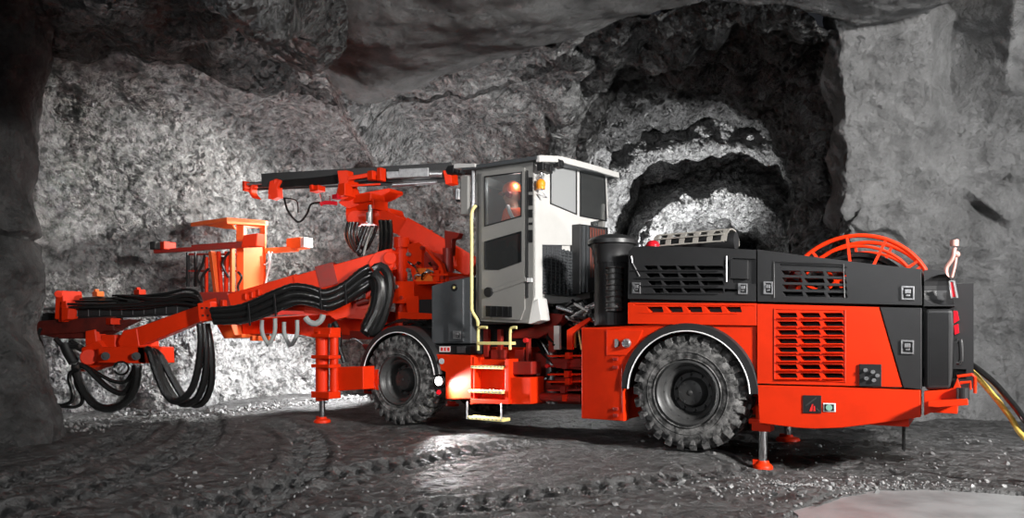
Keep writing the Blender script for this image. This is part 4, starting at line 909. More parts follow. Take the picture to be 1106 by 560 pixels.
# jacket following the torso and arms
Vj = [h+Vector((.10, 0, -.74)), h+Vector((.09, 0, -.52)), h+Vector((.07, 0, -.31)), h+Vector((.045, 0, -.20)), h+Vector((.035, 0, -.145))]; Ej = [(0, 1), (1, 2), (2, 3), (3, 4)]; rj = [.165, (.175, .15), (.175, .135), (.10, .10), (.075, .08)]
for sg in (-1, 1):
    b = len(Vj); Vj += [h+Vector((.075, sg*.18, -.245)), h+Vector((.03, sg*.23, -.52)), h+Vector((-.19, sg*.18, -.55))]; Ej += [(2, b), (b, b+1), (b+1, b+2)]; rj += [.088, .066, .050]
skin('jacket', Vj, Ej, rj, JKT, op)
q = MB()
for sg in (-1, 1): q.tube([h+Vector((.075-.055, sg*.13, -.17)), h+Vector((.075, sg*.20, -.165)), h+Vector((.13, sg*.235, -.26)), h+Vector((.16, sg*.21, -.32))], .022, 8)
q.lathe([(.185, 0), (.19, .01), (.19, .045), (.185, .055)], h+Vector((.088, 0, -.50)), (0, 0, 1), 30); q.build('reflective_band', WHT, op, smooth_=True)
Vt = [pel+Vector((0, 0, .02))]; Et = []; rt = [.15]
for sg in (-1, 1):
    b = len(Vt); Vt += [pel+Vector((-.05, sg*.10, 0)), pel+Vector((-.42, sg*.12, .02)), pel+Vector((-.46, sg*.12, -.36))]; Et += [(0, b), (b, b+1), (b+1, b+2)]; rt += [.11, .08, .065]
skin('trousers', Vt, Et, rt, TROU, op)
# face, helmet, ear defenders and glasses (looking towards the booms, -x)
q = MB(); q.sph(h+Vector((-.008, 0, -.005)), .10, (.98, .76, 1.18), 24)
q.sph(h+Vector((-.045, 0, -.072)), .045, (1, .9, .8)); q.taper(h+Vector((-.09, 0, .025)), h+Vector((-.118, 0, -.018)), .018, .02, .034, .03); q.sph(h+Vector((-.098, 0, -.052)), .018, (.5, 1.3, .4)); q.sph(h+Vector((.0, -.078, -.01)), .028, (.8, .4, 1.1)); q.sph(h+Vector((.0, .078, -.01)), .028, (.8, .4, 1.1))
q.build('head', SKN, op, smooth_=True)
q = MB(); q.lathe([(.128, .0), (.124, .015), (.122, .05), (.105, .095), (.07, .125), (.03, .136), (0, .138)], h+Vector((.005, 0, .035)), (0, 0, 1), 28); q.prism([h+Vector((-.10, -.075, .045)), h+Vector((-.10, .075, .045)), h+Vector((-.165, .05, .03)), h+Vector((-.165, -.05, .03))], (0, 0, .012)); q.tube([h+Vector((-.09, 0, .12)), h+Vector((0, 0, .178)), h+Vector((.09, 0, .13))], .012, 6)
q.build('helmet', HLM, op, smooth_=True)
q = MB()
for sg in (-1, 1): q.cyl(h+Vector((.015, sg*.075, 0)), h+Vector((.015, sg*.125, 0)), .042, .034, 18); q.tube([h+Vector((.015, sg*.125, .01)), h+Vector((.015, sg*.135, .07))], .007, 6)
q.build('ear_defender', mat('dark_red_plastic', (.30, .02, .02), .4), op, smooth_=True)
q = MB(); q.sph(h+Vector((-.068, -.0, .022)), .06, (.7, 1.25, .42)); q.tube([h+Vector((-.08, -.07, .025)), h+Vector((.0, -.088, .02))], .006, 6, step=0); q.build('safety_glasses', DRK, op, smooth_=True)
for sg in (-1, 1):   # gloved hands on the levers: palm, four fingers, thumb
    q = MB(); p = h+Vector((-.30, sg*.16, -.555)); q.sph(p, .045, (1.1, .9, .5))
    for k in range(4): y = (k-1.5)*.020; L = (.055, .065, .062, .05)[k]; q.tube([p+Vector((-.03, y, .0)), p+Vector((-.045-L*.5, y, .012)), p+Vector((-.05-L*.6, y, -.02)), p+Vector((-.03-L*.3, y, -.035))], .009, 8, step=.01)
    q.tube([p+Vector((.01, -sg*.035, 0)), p+Vector((-.03, -sg*.055, -.01)), p+Vector((-.055, -sg*.045, -.025))], .010, 8, step=.01); q.build('hand', SKN, op, smooth_=True)
# ================================================================ BOOM BASES
def hosebundle(paths, r, par, name='hose', m=HOSE, rib=.10, n=9):
    for P in paths:
        q = MB(); q.tube(P, r, n, rib=rib, ribw=r*.75) if rib else q.tube(P, r, n); q.build(name, m, par, smooth_=True)
q = MB(); Yp = 9.55
g = lambda px, py, Y=Yp: MW(px, py, Y)
vb = .35
def pb(q, px, v, d): q.pp(px, v, d)
bb_ = MB()
bb_.cyl(M(433.5, 365, .7), M(433.5, 262, .7), .085, n=20); bb_.cyl(M(433.5, 268, .7), M(433.5, 257, .7), .11, n=20)
pb(bb_, [(427, 304), (447, 304), (447, 322), (427, 322)], .5, .4)
pb(bb_, [(440, 264), (452, 262), (460, 268), (476, 285), (482, 304), (447, 306), (443, 290)], .55, .08); pb(bb_, [(440, 264), (452, 262), (460, 268), (476, 285), (482, 304), (447, 306), (443, 290)], 1.05, .08)
pb(bb_, [(446, 296), (482, 294), (482, 306), (446, 308)], .55, .55); pb(bb_, [(422, 316), (438, 316), (438, 328), (422, 328)], .5, .3)
pb(bb_, [(430, 337), (468, 339), (468, 345), (430, 345)], .3, 1.5); pb(bb_, [(438, 320), (452, 320), (452, 340), (440, 340)], .5, .4); bb_.cyl(M(446, 355, .7), M(446, 308, .7), .07)
bb_ = cut(bb_, MB().pp([(450, 268), (455, 270), (469, 288), (450, 289)], .45, .25)); bb_.build('boom_base', RED, rig, bev=.01)
q = MB(); pb(q, [(449, 270), (457, 272), (470, 290), (449, 292)], .60, .44); q.build('base_recess', RED2, rig)
q = MB(); p = M(458, 297, .54); q.cyl(p, p+Vector((0, -.04, 0)), .06, n=8); q.pp([(449, 290), (467, 290), (467, 304), (449, 304)], .535, .02); q.build('swing_bolt', mat('orange_bracket', (.8, .16, .02), .4), rig, bev=.003)
q = MB(); q.cyl(M(484, 268, .8), M(484, 312, .8), .07); q.pp([(480, 249), (496, 252), (494, 257), (488, 259), (487, 276), (481, 276), (480, 256)], .9, .1); q.pp([(470, 300), (500, 298), (512, 308), (470, 316)], .6, .5); q.build('boom_bracket', RED2, rig, bev=.008)
q = MB(); q.bb((M(455, 340, .5).x, .45, 1.15), (M(500, 340, .5).x+.2, 1.9, 1.62)); q.bb((FX-.55, .5, .62), (FX-.3, 1.7, 1.1)); q.build('front_nose', DRK, rig, bev=.01)
q = MB(); q.pp([(366, 357), (432, 359), (432, 367), (366, 367)], .75, .3); q.pp([(390, 372), (425, 375), (425, 382), (395, 380)], .6, .1); q.build('front_beam', RED2, rig, bev=.008)
# ================================================================ LOWER BOOM (near)
_r = random.Random(11)
for k in range(8):
    q = MB(); a = M(_r.uniform(446, 480), _r.uniform(284, 302), .50); b = a+Vector((_r.uniform(-.15, .15), -.02, _r.uniform(-.14, .14))); q.tube([a, (a+b)/2+Vector((0, -.05, .02)), b], _r.uniform(.008, .014), 6); q.build('hydraulic_hose', HOSE if k % 3 else STL, rig, smooth_=True)
for k in range(7):
    q = MB(); a = M(_r.uniform(436, 500), _r.uniform(345, 370), .3); b = M(_r.uniform(400, 470), _r.uniform(350, 362), .4); q.tube([a, (a+b)/2+Vector((0, -.05, .06)), b], _r.uniform(.014, .022), 6); q.build('hydraulic_hose', HOSE, rig, smooth_=True)
for px, py in ((441, 275), (441, 292), (452, 297), (478, 300), (470, 290), (434, 322), (429, 310), (456, 268)):
    q = MB(); p = M(px, py, .50); q.cyl(p+Vector((0, .03, 0)), p+Vector((0, -.02, 0)), .028, n=6); q.build('base_bolt', STL if px % 2 else RED2, rig)
q = MB(); q.pp([(470, 292), (474, 292), (474, 304), (470, 304)], .5, .05); q.pp([(476, 292), (479, 292), (479, 304), (476, 304)], .5, .05); q.pp([(464, 296), (484, 296), (484, 298), (464, 298)], .49, .05); q.build('base_ladder_bracket', RED, rig)
b1 = empty('boom', parent=rig)
A0, A1, A2 = g(424, 283, 9.7), g(322, 313, 9.75), g(212, 345, 9.8)
q = MB(); q.taper(g(428, 281, 9.7), g(322, 310, 9.75), .26, .30, .26, .28); q.taper(g(326, 308, 9.75), g(222, 336, 9.8), .22, .30, .20, .24)
q.build('boom_tube', RED, b1, bev=.012)
q = MB(); q.taper(g(222, 338, 9.8), g(150, 365, 9.85), .17, .22, .17, .26); q.build('boom_extension', RED, b1, bev=.01)
q = MB(); q.taper(g(365, 296, 9.72), g(346, 301, 9.73), .275, .31, .27, .31); q.build('boom_collar', RED2, b1, bev=.004)
q = MB(); q.prism([g(398, 283, 9.55), g(405, 273, 9.55), g(418, 269, 9.55), g(426, 273, 9.55), g(425, 288, 9.55), g(415, 298, 9.55), g(400, 294, 9.55)], (0, .35, 0)); q.cyl(g(421, 279, 9.5), g(421, 279, 9.95), .09); q.cyl(g(404, 291, 9.5), g(404, 291, 9.9), .06); q.prism([g(397, 296, 9.5), g(404, 296, 9.5), g(402, 318, 9.5), g(394, 324, 9.5)], (0, .08, 0))
q.build('boom_knuckle', RED, b1, bev=.012)
q = MB(); q.taper(g(440, 345, 9.75), g(330, 333, 9.8), .16, .16, .14, .14); q.cyl(g(330, 333, 9.8), g(262, 330, 9.85), .05); q.prism([g(345, 333, 9.7), g(412, 318, 9.7), g(414, 332, 9.7), g(362, 346, 9.7)], (0, .12, 0)); q.build('lift_cylinder', RED, b1, bev=.008)
q = MB(); q.bar(g(408, 325, 9.7), g(440, 318, 9.7), .1, .1); q.cyl(g(385, 328, 9.65), g(440, 312, 9.65), .045); q.build('lift_rod', RED2, b1, bev=.004)
q = MB(); q.prism([g(213, 328, 9.5), g(227, 326, 9.5), g(229, 346, 9.5), g(215, 348, 9.5)], (0, .10, 0)); cl = q.build('hose_clamp', RED, b1, bev=.008)
q = MB(); [q.cyl(g(px, py, 9.5)-Vector((0, .02, 0)), g(px, py, 9.5), .014, n=6) for px, py in ((219, 333), (224, 333), (220, 341), (225, 341))]; q.build('clamp_bolt', DRK, b1)
# front knuckle
q = MB()
q.prism([g(133, 357, 9.75), g(147, 355, 9.75), g(150, 375, 9.75), g(130, 377, 9.75), g(127, 370, 9.75)], (0, .30, 0))
q.prism([g(106, 375, 9.6), g(156, 375, 9.6), g(158, 393, 9.6), g(106, 392, 9.6)], (0, .08, 0)); q.prism([g(106, 375, 9.95), g(156, 375, 9.95), g(158, 393, 9.95), g(106, 392, 9.95)], (0, .08, 0)); q.prism([g(148, 375, 9.6), g(158, 375, 9.6), g(159, 393, 9.6), g(149, 393, 9.6)], (0, .4, 0))
q.prism([g(104, 378, 9.65), g(109, 378, 9.65), g(109, 392, 9.65), g(104, 392, 9.65)], (0, .35, 0)); q.prism([g(88, 376, 9.75), g(106, 368, 9.75), g(112, 376, 9.75), g(106, 396, 9.75), g(86, 402, 9.75)], (0, .22, 0)); q.cyl(g(96, 386, 9.65), g(96, 386, 10.05), .11); q.prism([g(109, 362, 9.8), g(124, 362, 9.8), g(124, 376, 9.8), g(109, 376, 9.8)], (0, .2, 0))
q.build('feed_knuckle', RED, b1, bev=.010)
q = MB()
for px in (114, 147): q.cyl(g(px, 385, 9.55), g(px, 385, 9.62), .055, n=16); q.cyl(g(px, 385, 9.53), g(px, 385, 9.62), .03, n=6)
q.build('knuckle_pin', DRK, b1)
for (x0, y0, x1, y1) in ((128, 400, 140, 392),):
    q = MB(); c = g(131, 398, 9.6); q.tube([c+toM(Vector((OX, OY, 0)))*0+Vector((cos(t*pi/8)*.10*c_, cos(t*pi/8)*.10*s_, sin(t*pi/8)*.09)) for t in range(16)], .014, 6, closed=True); q.build('hose_loop', HOSE, b1, smooth_=True)
q = MB(); q.tube([g(70, 372, 9.7), g(74, 382, 9.7), g(80, 392, 9.7)], .07, 10); q.tube([g(76, 370, 9.8), g(90, 378, 9.8)], .05, 8); q.tube([g(60, 366, 9.7), g(70, 375, 9.7), g(86, 374, 9.7)], .035, 8); q.build('rotation_motor', DRK, b1, smooth_=True)
# ---- feed beam of the lower boom
f1 = empty('feed', parent=rig)
fa, fb = (44, 344), (215, 338)
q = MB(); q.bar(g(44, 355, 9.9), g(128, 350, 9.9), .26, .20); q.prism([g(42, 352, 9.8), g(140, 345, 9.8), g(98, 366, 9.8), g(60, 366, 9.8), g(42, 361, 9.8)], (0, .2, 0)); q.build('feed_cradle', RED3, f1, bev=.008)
q = MB(); q.bar(g(44, 345, 9.95), g(214, 337, 9.95), .20, .07); q.bar(g(44, 340.5, 9.88), g(214, 332, 9.88), .03, .035); q.bar(g(44, 340.5, 10.02), g(214, 332, 10.02), .03, .035); q.build('feed_rail', DRK, f1, bev=.004)
q = MB(); q.bar(g(68, 339, 9.86), g(214, 334, 9.86), .06, .10); q.build('hose_tray', BLK, f1, bev=.004)
q = MB()
for k in range(12): q.box(g(72+k*12, 338.8-k*.4, 9.84), (.02, .03, .10))
q.build('tray_rib', GRY, f1)
for k in range(9):
    q = MB(); y0 = 321+k*1.6+rng_.uniform(-1, 1); Y_ = 9.75+rng_.uniform(-.05, .35)
    q.tube([g(66, y0+2, Y_), g(100, y0+rng_.uniform(0, 3), Y_), g(150, y0+rng_.uniform(-1, 2), Y_), g(190, y0-2-k*.2, Y_), g(213, y0-4+k*.6, Y_)], rng_.uniform(.018, .030), 7, step=.06); q.build('hose', HOSE, f1, smooth_=True)
for k in range(16):
    q = MB(); Y_ = 9.7+rng_.uniform(0, .4); y0 = 312+rng_.uniform(0, 14)
    q.tube([g(rng_.uniform(120, 150), 322+rng_.uniform(-3, 5), Y_), g(175, y0+5, Y_), g(200, y0, Y_), g(214, y0+4, Y_), g(220, 334+rng_.uniform(-5, 4), 9.65)], rng_.uniform(.013, .022), 7, step=.06); q.build('hose', HOSE, f1, smooth_=True)
def drill(fx, f, Y, col=DRK): pass
q = MB(); q.cyl(g(42, 334, 9.85), g(210, 329, 9.85), .022, n=12); q.build('drill_steel', STL, f1, smooth_=True)
q = MB()
for px, py, h_ in ((60, 315, 30), (64, 326, 22)): q.prism([g(px, py, 9.72), g(px+7, py-1, 9.72), g(px+9, py+h_*.55, 9.72), g(px+5, py+h_, 9.72), g(px-1, py+h_, 9.72)], (0, .26, 0))
q.prism([g(66, 332, 9.68), g(74, 334, 9.68), g(73, 345, 9.68), g(66, 347, 9.68)], (0, .1, 0)); q.cyl(g(63, 318, 9.65), g(63, 318, 10.0), .05); q.build('centralizer', RED, f1, bev=.008)
for px, py in ((106, 318), (151, 316), (144, 324)):
    q = MB(); q.box(g(px, py, 9.95), (.14, .10, .07)); q.box(g(px-2, py-3, 9.95), (.05, .05, .06)); q.cyl(g(px+3, py-3, 9.95), g(px+3, py+2, 9.95), .03); q.build('hose_guide', mat('orange_guide_paint', (.9, .17, .02), .4) if px == 106 else RED, f1, bev=.006)
q = MB(); q.box(g(122, 347.5, 9.8), (.16, .14, .09)); q.prism([g(92, 358, 9.75), g(102, 356, 9.75), g(104, 370, 9.75), g(92, 374, 9.75)], (0, .15, 0)); q.build('feed_bracket', RED, f1, bev=.01)
q = MB(); q.box(g(45, 346, 9.9), (.10, .34, .22)); q.sph(g(41, 345, 9.9), .07); q.build('feed_tip', DRK, f1, bev=.01)
# hanging hose loops
def loop(pts, r, Y, par=b1, dY=0, m=HOSE, rib=.09):
    P = [g(px, py, Y+dY*i) for i, (px, py) in enumerate(pts)]; q = MB(); q.tube(P, r, 9, rib=rib, ribw=r*.8); q.build('hanging_hose', m, par, smooth_=True)
loop([(216, 350), (217, 372), (213, 402), (205, 424), (190, 434), (178, 424), (168, 400), (162, 381), (158, 377)], .048, 9.55)
loop([(220, 350), (223, 378), (221, 408), (213, 430), (200, 437), (188, 430), (175, 408), (167, 384), (160, 378)], .048, 9.62)
loop([(223, 350), (228, 380), (228, 414), (220, 434), (208, 437), (196, 426), (182, 402), (172, 384), (163, 378)], .048, 9.7)
loop([(149, 395), (147, 415), (138, 432), (122, 441), (105, 439), (91, 424), (83, 405), (82, 394)], .055, 9.55)
loop([(146, 395), (142, 412), (133, 425), (118, 420), (104, 408), (94, 398), (84, 394)], .038, 9.6)
loop([(146, 396), (136, 412), (122, 412), (106, 404), (96, 398), (86, 396)], .026, 9.66)
loop([(44, 355), (41, 363), (45, 374), (44, 386), (39, 388), (37, 378)], .024, 9.5, f1, rib=0)
loop([(84, 400), (76, 403), (75, 412), (79, 425), (77, 434), (68, 438), (60, 438)], .028, 9.5, rib=0)
loop([(86, 402), (82, 408), (82, 416), (88, 427), (88, 436), (80, 440), (64, 439)], .024, 9.55, rib=0)
# hoses lying along the boom
for k, (o0, r) in enumerate(((0, .050), (7.5, .050), (15, .046), (4, .040), (11, .042), (17, .030))):
    w_ = lambda a: a*_r.uniform(.6, 1.4)
    P = [g(228, 336+o0*.75, 9.45), g(262, 331+o0*.85+w_(1), 9.45), g(300, 315+o0*1.0+w_(1), 9.42), g(318, 309+o0+w_(1), 9.42), g(336, 311+o0+w_(1.5), 9.42), g(352, 316+o0*.95+w_(1), 9.42), g(372, 307+o0+w_(1), 9.42), g(390, 294+o0*1.15, 9.4), g(400, 289+o0*1.1, 9.4)]
    P = [p+Vector((0, .04*(k > 2)+.02*(k % 3), 0)) for p in P]
    q = MB(); q.tube(P, r, 10, rib=.13, ribw=.04); q.build('hose', HOSE, b1, smooth_=True)
for px, py in ((270, 321), (277, 319), (284, 317), (246, 328)): q = MB(); q.box(g(px, py, 9.72), (.07, .2, .09)); q.build('boom_lug', RED, b1, bev=.012)
q = MB(); q.taper(g(252, 327.5, 9.78), g(240, 331, 9.79), .225, .27, .225, .27); q.build('boom_collar', RED2, b1)
for px, py in ((268, 335), (296, 325), (345, 318), (372, 312)): q = MB(); q.bar(g(px, py-7, 9.37), g(px+2, py+17, 9.37), .025, .015, up=(0, 1, 0)); q.build('hose_strap', DRK, b1)
loop([(404, 292), (411, 288), (419, 296), (421, 315), (415, 340), (407, 357), (399, 360)], .062, 9.3, rig)
loop([(403, 296), (409, 300), (412, 312), (409, 332), (401, 350), (396, 358)], .060, 9.25, rig)
loop([(401, 302), (405, 312), (403, 330), (396, 348), (393, 356), (400, 361)], .055, 9.35, rig)
for x0, y0, x1 in ((283, 346, 297), (307, 348, 321)):
    loop([(x0, y0), (x0+.5, y0+14), ((x0+x1)/2, y0+25), (x1-.5, y0+14), (x1, y0-2)], .028, 9.7, b1, m=HOSEG, rib=.08)
loop([(330, 343), (334, 348), (341, 350), (347, 346), (349, 340)], .04, 9.7, b1, m=HOSEG)
loop([(361, 348), (366, 360), (367, 378), (372, 392)], .035, 9.4, rig); loop([(357, 350), (355, 360), (350, 372)], .03, 9.4, rig); loop([(372, 372), (382, 366), (392, 372)], .012, 9.3, rig, rib=0)
# ================================================================ UPPER BOOM (far)
b2 = empty('boom', parent=rig); Y2 = 10.3
u = lambda px, py, Y=Y2: MW(px, py, Y)
q = MB(); q.taper(u(514, 291, 9.9), u(438, 246, 10.1), .32, .30, .30, .29); q.taper(u(448, 252, 10.1), u(396, 228, 10.3), .26, .24, .24, .26); q.build('boom_tube', RED, b2, bev=.014)
q = MB(); 
for px, py in ((452, 247), (462, 252), (433, 238), (486, 268), (443, 243)): q.box(u(px, py, 10.15), (.12, .10, .09))
q.build('boom_lug', RED, b2, bev=.01)
q = MB(); q.cyl(u(376, 234, 10.25), u(412, 232, 10.25), .155, n=24); q.cyl(u(384, 236, 10.1), u(384, 236, 10.5), .12); q.prism([u(404, 222, 10.2), u(420, 225, 10.2), u(428, 246, 10.2), u(412, 240, 10.2)], (0, .3, 0)); q.box(u(398, 224, 10.2), (.5, .3, .14)); q.build('rotation_unit', RED, b2, bev=.01)
q = MB(); q.cyl(u(400, 222, 9.98), u(400, 242, 9.98), .035); q.cyl(u(399, 230, 9.98), u(399, 240, 9.98), .05, n=12); q.build('steel_pin', STL, b2, smooth_=True)
q = MB(); q.prism([u(440, 262, 10.0), u(452, 254, 10.0), u(449, 285, 10.0), u(443, 285, 10.0)], (0, .1, 0)); q.build('lift_link', RED, b2, bev=.01)
f2 = empty('feed', parent=rig)
q = MB(); q.prism([u(365, 219, 10.1), u(372, 212, 10.1), u(420, 203, 10.1), u(421, 207, 10.1), u(408, 214, 10.1), u(376, 226, 10.1)], (0, .3, 0)); q.box(u(392, 217, 10.2), (.6, .3, .12)); q.build('feed_cradle', RED, f2, bev=.012)
q = MB(); q.bar(u(270, 202, 10.35), u(492, 193, 10.2), .20, .07); q.bar(u(270, 198.5, 10.25), u(492, 189, 10.1), .03, .04); q.bar(u(270, 205, 10.25), u(430, 199, 10.15), .03, .03); q.build('feed_rail', DRK, f2, bev=.004)
q = MB(); q.bar(u(284, 196, 10.2), u(488, 184, 10.1), .12, .20); q.build('hose_tray', BLK, f2, bev=.006)
q = MB(); q.bar(u(432, 188.5, 10.05), u(464, 187, 10.02), .14, .13); q.cyl(u(464, 188, 10.03), u(478, 188, 10.02), .05); q.bar(u(418, 190, 10.05), u(432, 189.5, 10.05), .10, .10); q.build('rock_drill', STL, f2, bev=.008)
q = MB(); q.cyl(u(262, 199.5, 10.22), u(432, 191.5, 10.1), .018, n=10); q.cyl(u(424, 200, 10.1), u(472, 197, 10.05), .03, n=12); q.build('drill_steel', STL, f2, smooth_=True)
q = MB(); q.prism([u(268, 207, 10.15), u(270, 201, 10.15), u(273, 199, 10.15), u(271, 208, 10.15), u(277, 215, 10.15), u(272, 214, 10.15)], (0, .10, 0)); q.box(u(268, 202, 10.25), (.05, .16, .14)); q.build('feed_tip', RED, f2, bev=.008)
q = MB(); q.prism([u(289, 209, 10.1), u(291, 196, 10.1), u(298, 193, 10.1), u(303, 195, 10.1), u(299, 203, 10.1), u(300, 213, 10.1), u(293, 216, 10.1)], (0, .10, 0)); q.bar(u(292, 213, 10.1), u(292, 213, 10.4), .06, .06); q.bar(u(298, 197, 10.1), u(298, 197, 10.4), .06, .08); q.build('centralizer', RED, f2, bev=.008)
q = MB(); q.box(u(343, 204.5, 10.1), (.18, .14, .08)); q.box(u(340, 203, 10.1), (.06, .16, .06)); q.build('hose_guide', RED, f2, bev=.008)
q = MB(); q.prism([u(364, 184.5, 10.0), u(375, 184, 10.0), u(377, 193, 10.0), u(374, 200, 10.0), u(379, 212, 10.0), u(370, 216, 10.0), u(362, 212, 10.0), u(366, 198, 10.0)], (0, .22, 0)); q.bar(u(376, 193, 10.0), u(412, 187, 10.0), .03, .06); q.bar(u(377, 201, 10.0), u(411, 199, 10.0), .025, .03); q.bar(u(412, 182, 10.0), u(412, 196, 10.0), .07, .12, up=(0, 1, 0)); q.box(u(402, 190, 10.0), (.10, .1, .13)); q.box(u(373, 206, 10.0), (.14, .16, .18)); q.build('drill_carriage', RED, f2, bev=.008)
q = MB(); q.prism([u(478, 184, 9.95), u(487, 183.5, 9.95), u(488, 198, 9.95), u(481, 199.5, 9.95)], (0, .16, 0)); q.build('feed_end_plate', RED, f2, bev=.012)
q = MB(); q.box(u(364, 213, 10.0), (.10, .1, .06)); q.tube([u(346, 221, 10.0), u(352, 219, 10.0), u(364, 220, 10.0)], .03, 8); q.build('fitting', LENS, f2)
for k in range(6):
    q = MB(); q.tube([u(300, 196+k*1.2, 10.15), u(340, 193+k*1.3, 10.12), u(365, 190+k*1.4, 10.1)], .02, 7, step=.06); q.build('hose', HOSE, f2, smooth_=True)
for k in range(4):
    q = MB(); q.tube([u(412, 186+k*2.2, 10.2), u(450, 182.5+k*.8, 10.2), u(480, 181.5+k*1.0, 10.2), u(500, 184+k, 10.1)], .02, 7, step=.06); q.build('hose', HOSE, f2, smooth_=True)
q = MB(); q.tube([u(346, 209, 10), u(349, 222, 10)], .012, 6, step=0); q.tube([u(349.5, 212, 10), u(349.5, 222, 10)], .012, 6, step=0); q.tube([u(356, 212, 10), u(356, 222, 10)], .012, 6, step=0); q.build('grease_line', CHR, f2)
q = MB(); q.tube([u(307, 214, 10), u(311, 228, 10), u(322, 240, 10), u(331, 232, 10), u(336, 221, 10), u(346, 219, 10)], .016, 7); q.tube([u(306, 214, 10.1), u(320, 217, 10.1), u(322, 230, 10.1)], .01, 6); q.build('hanging_hose', HOSE, f2, smooth_=True)
for k, (x0, x1, yb) in enumerate(((379, 392, 272), (382, 398, 276), (386, 403, 270), (376, 388, 268))):
    loop([(x0, 240), (x0-2, 255), ((x0+x1)/2-1, yb), (x1-1, 258), (x1+4, 244)], .024, 10.0+.05*k, b2)
for x0 in (411, 416, 421): loop([(x0, 238), (x0+1, 252), (x0, 268), (x0-3, 280)], .034, 10.05, b2)
loop([(402, 246), (396, 262), (393, 275)], .018, 9.95, b2, m=HOSEG, rib=0)
# ================================================================ SERVICE BASKET BOOM
Y3_ = 11.0; s3 = lambda px, py, Y=Y3_: MW(px, py, Y)
sb = empty('service_platform', parent=rig)
ORP = mat('lit_platform_paint', (.86, .13, .02), .45, var=.1)  # rig red turned orange, glare of the strong work light put into the colour
q = MB(); q.prism([s3(255, 240), s3(263, 240), s3(263, 322), s3(255, 322)], (0, .06, 0)); q.prism([s3(284, 240, 11.25), s3(263, 240), s3(263, 246), s3(284, 246, 11.25)], (0, .05, 0))
q.prism([s3(263, 262), s3(284.5, 262, 11.25), s3(284.5, 322, 11.25), s3(263, 322)], (0, .05, 0)); q.prism([s3(281, 240, 11.25), s3(285, 240, 11.25), s3(285, 264, 11.25), s3(281, 264, 11.25)], (0, .05, 0)); q.prism([s3(284.5, 240, 11.25), s3(284.5, 322, 11.25), s3(280, 322, 12.1), s3(280, 240, 12.1)], (.04, 0, 0)); q.build('platform_column', ORP, sb, bev=.008)
q = MB(); q.prism([s3(206, 241.0, 11.2), s3(245, 235, 10.8), s3(287, 238.5, 11.2), s3(284, 238, 12.4), s3(215, 239, 12.3)], (0, 0, -.06)); q.prism([s3(245, 235, 10.8), s3(287, 238.5, 11.2), s3(287, 244, 11.2), s3(245, 242, 10.8)], (0, .05, 0)); q.prism([s3(206, 241, 11.2), s3(245, 235, 10.8), s3(254, 248, 10.95), s3(240, 247, 11.0)], (0, .04, 0)); q.build('canopy', ORP, sb, bev=.008)
q = MB(); q.bar(s3(167, 272, 10.7), s3(276, 265, 10.7), .07, .06); q.bar(s3(208, 267, 10.72), s3(262, 263, 10.72), .10, .05); q.build('guard_arm', RED2, sb, bev=.006)
q = MB(); q.bar(s3(276, 272, 11.3), s3(322, 269, 11.3), .09, .08); q.build('guard_arm', ORP, sb, bev=.006)
q = MB(); q.box(s3(322, 263.5, 11.3), (.34, .2, .17)); q.build('guard_lamp_box', ORP, sb, bev=.01); q = MB(); q.box(s3(330, 262.5, 11.2), (.14, .18, .15)); q.build('lamp_end', CAB, sb, bev=.006)
q = MB(); q.box(s3(181.5, 266, 10.7), (.11, .2, .12)); q.build('guard_lamp_box', RED, sb, bev=.01); q = MB(); q.box(s3(171.5, 266, 10.7), (.15, .2, .12)); q.build('lamp_end', DRK, sb, bev=.01); q = MB(); q.tube([s3(168, 258, 10.7), s3(175, 266, 10.7)], .006, 5, step=0); q.build('antenna', STL, sb)
q = MB(); q.prism([s3(263, 254, 10.65), s3(278, 252, 10.65), s3(277, 266, 10.65), s3(260, 267, 10.65)], (0, .15, 0)); q.build('control_box', RED, sb, bev=.01)
for px in (203, 211.5):
    q = MB(); q.bar(s3(px, 273, 10.9), s3(px, 310, 10.9), .04, .04, up=(0, 1, 0)); q.build('platform_post', DRK, sb)
q = MB(); 
for y in (275, 293): q.bar(s3(202, y, 10.9), s3(256, y, 10.9), .03, .03)
q.build('platform_rail', RED2, sb)
for a, b, w_ in (((229, 272), (235, 320), .08), ((236, 272), (239, 320), .05), ((223, 278), (223, 320), .04), ((245, 272), (244, 320), .05), ((251, 265), (251, 322), .06), ((227, 285), (232, 275), .03)):
    q = MB(); q.bar(s3(*a, 10.85), s3(*b, 10.85), w_, w_, up=(0, 1, 0)); q.build('platform_strut', ORP if w_ > .05 else RED, sb, bev=.004)
for a in ([(221, 275), (219, 285), (213, 300), (220, 312)], [(226, 290), (218, 300), (219, 318)], [(257, 294), (261, 300), (257, 310), (260, 322)], [(248, 272), (240, 285), (247, 300)]):
    q = MB(); q.tube([s3(*p, 10.8) for p in a], .02, 7); q.build('hose', HOSE, sb, smooth_=True)
q = MB(); q.tube([s3(290, 272, 11.2), s3(292, 282, 11.2), s3(289, 296, 11.2), s3(286, 310, 11.2)], .014, 6); q.tube([s3(285, 286, 11.2), s3(289, 284, 11.2), s3(294, 272, 11.2)], .01, 6); q.build('hanging_hose', WHT, sb, smooth_=True)
q = MB(); q.box(s3(238, 284, 11.0), (.12, .12, .18)); q.box(s3(249, 281, 11.0), (.14, .12, .22)); q.build('valve_box', DRK, sb, bev=.01)
q = MB(); q.prism([s3(215, 316, 10.7), s3(300, 314, 10.7), s3(300, 340, 10.7), s3(215, 345, 10.7)], (0, 1.2, 0)); q.build('platform_floor', RED2, sb, bev=.008)
q = MB(); q.prism([s3(233, 350, 10.5), s3(242, 366, 10.5), s3(261, 365, 10.5), s3(263, 352, 10.5)], (0, .5, 0)); q = cut(q, MB().prism([s3(241, 348, 10.4), s3(246, 362, 10.4), s3(257, 361, 10.4), s3(258, 348, 10.4)], (0, .3, 0))); q.build('platform_bracket', ORP, sb, bev=.006)
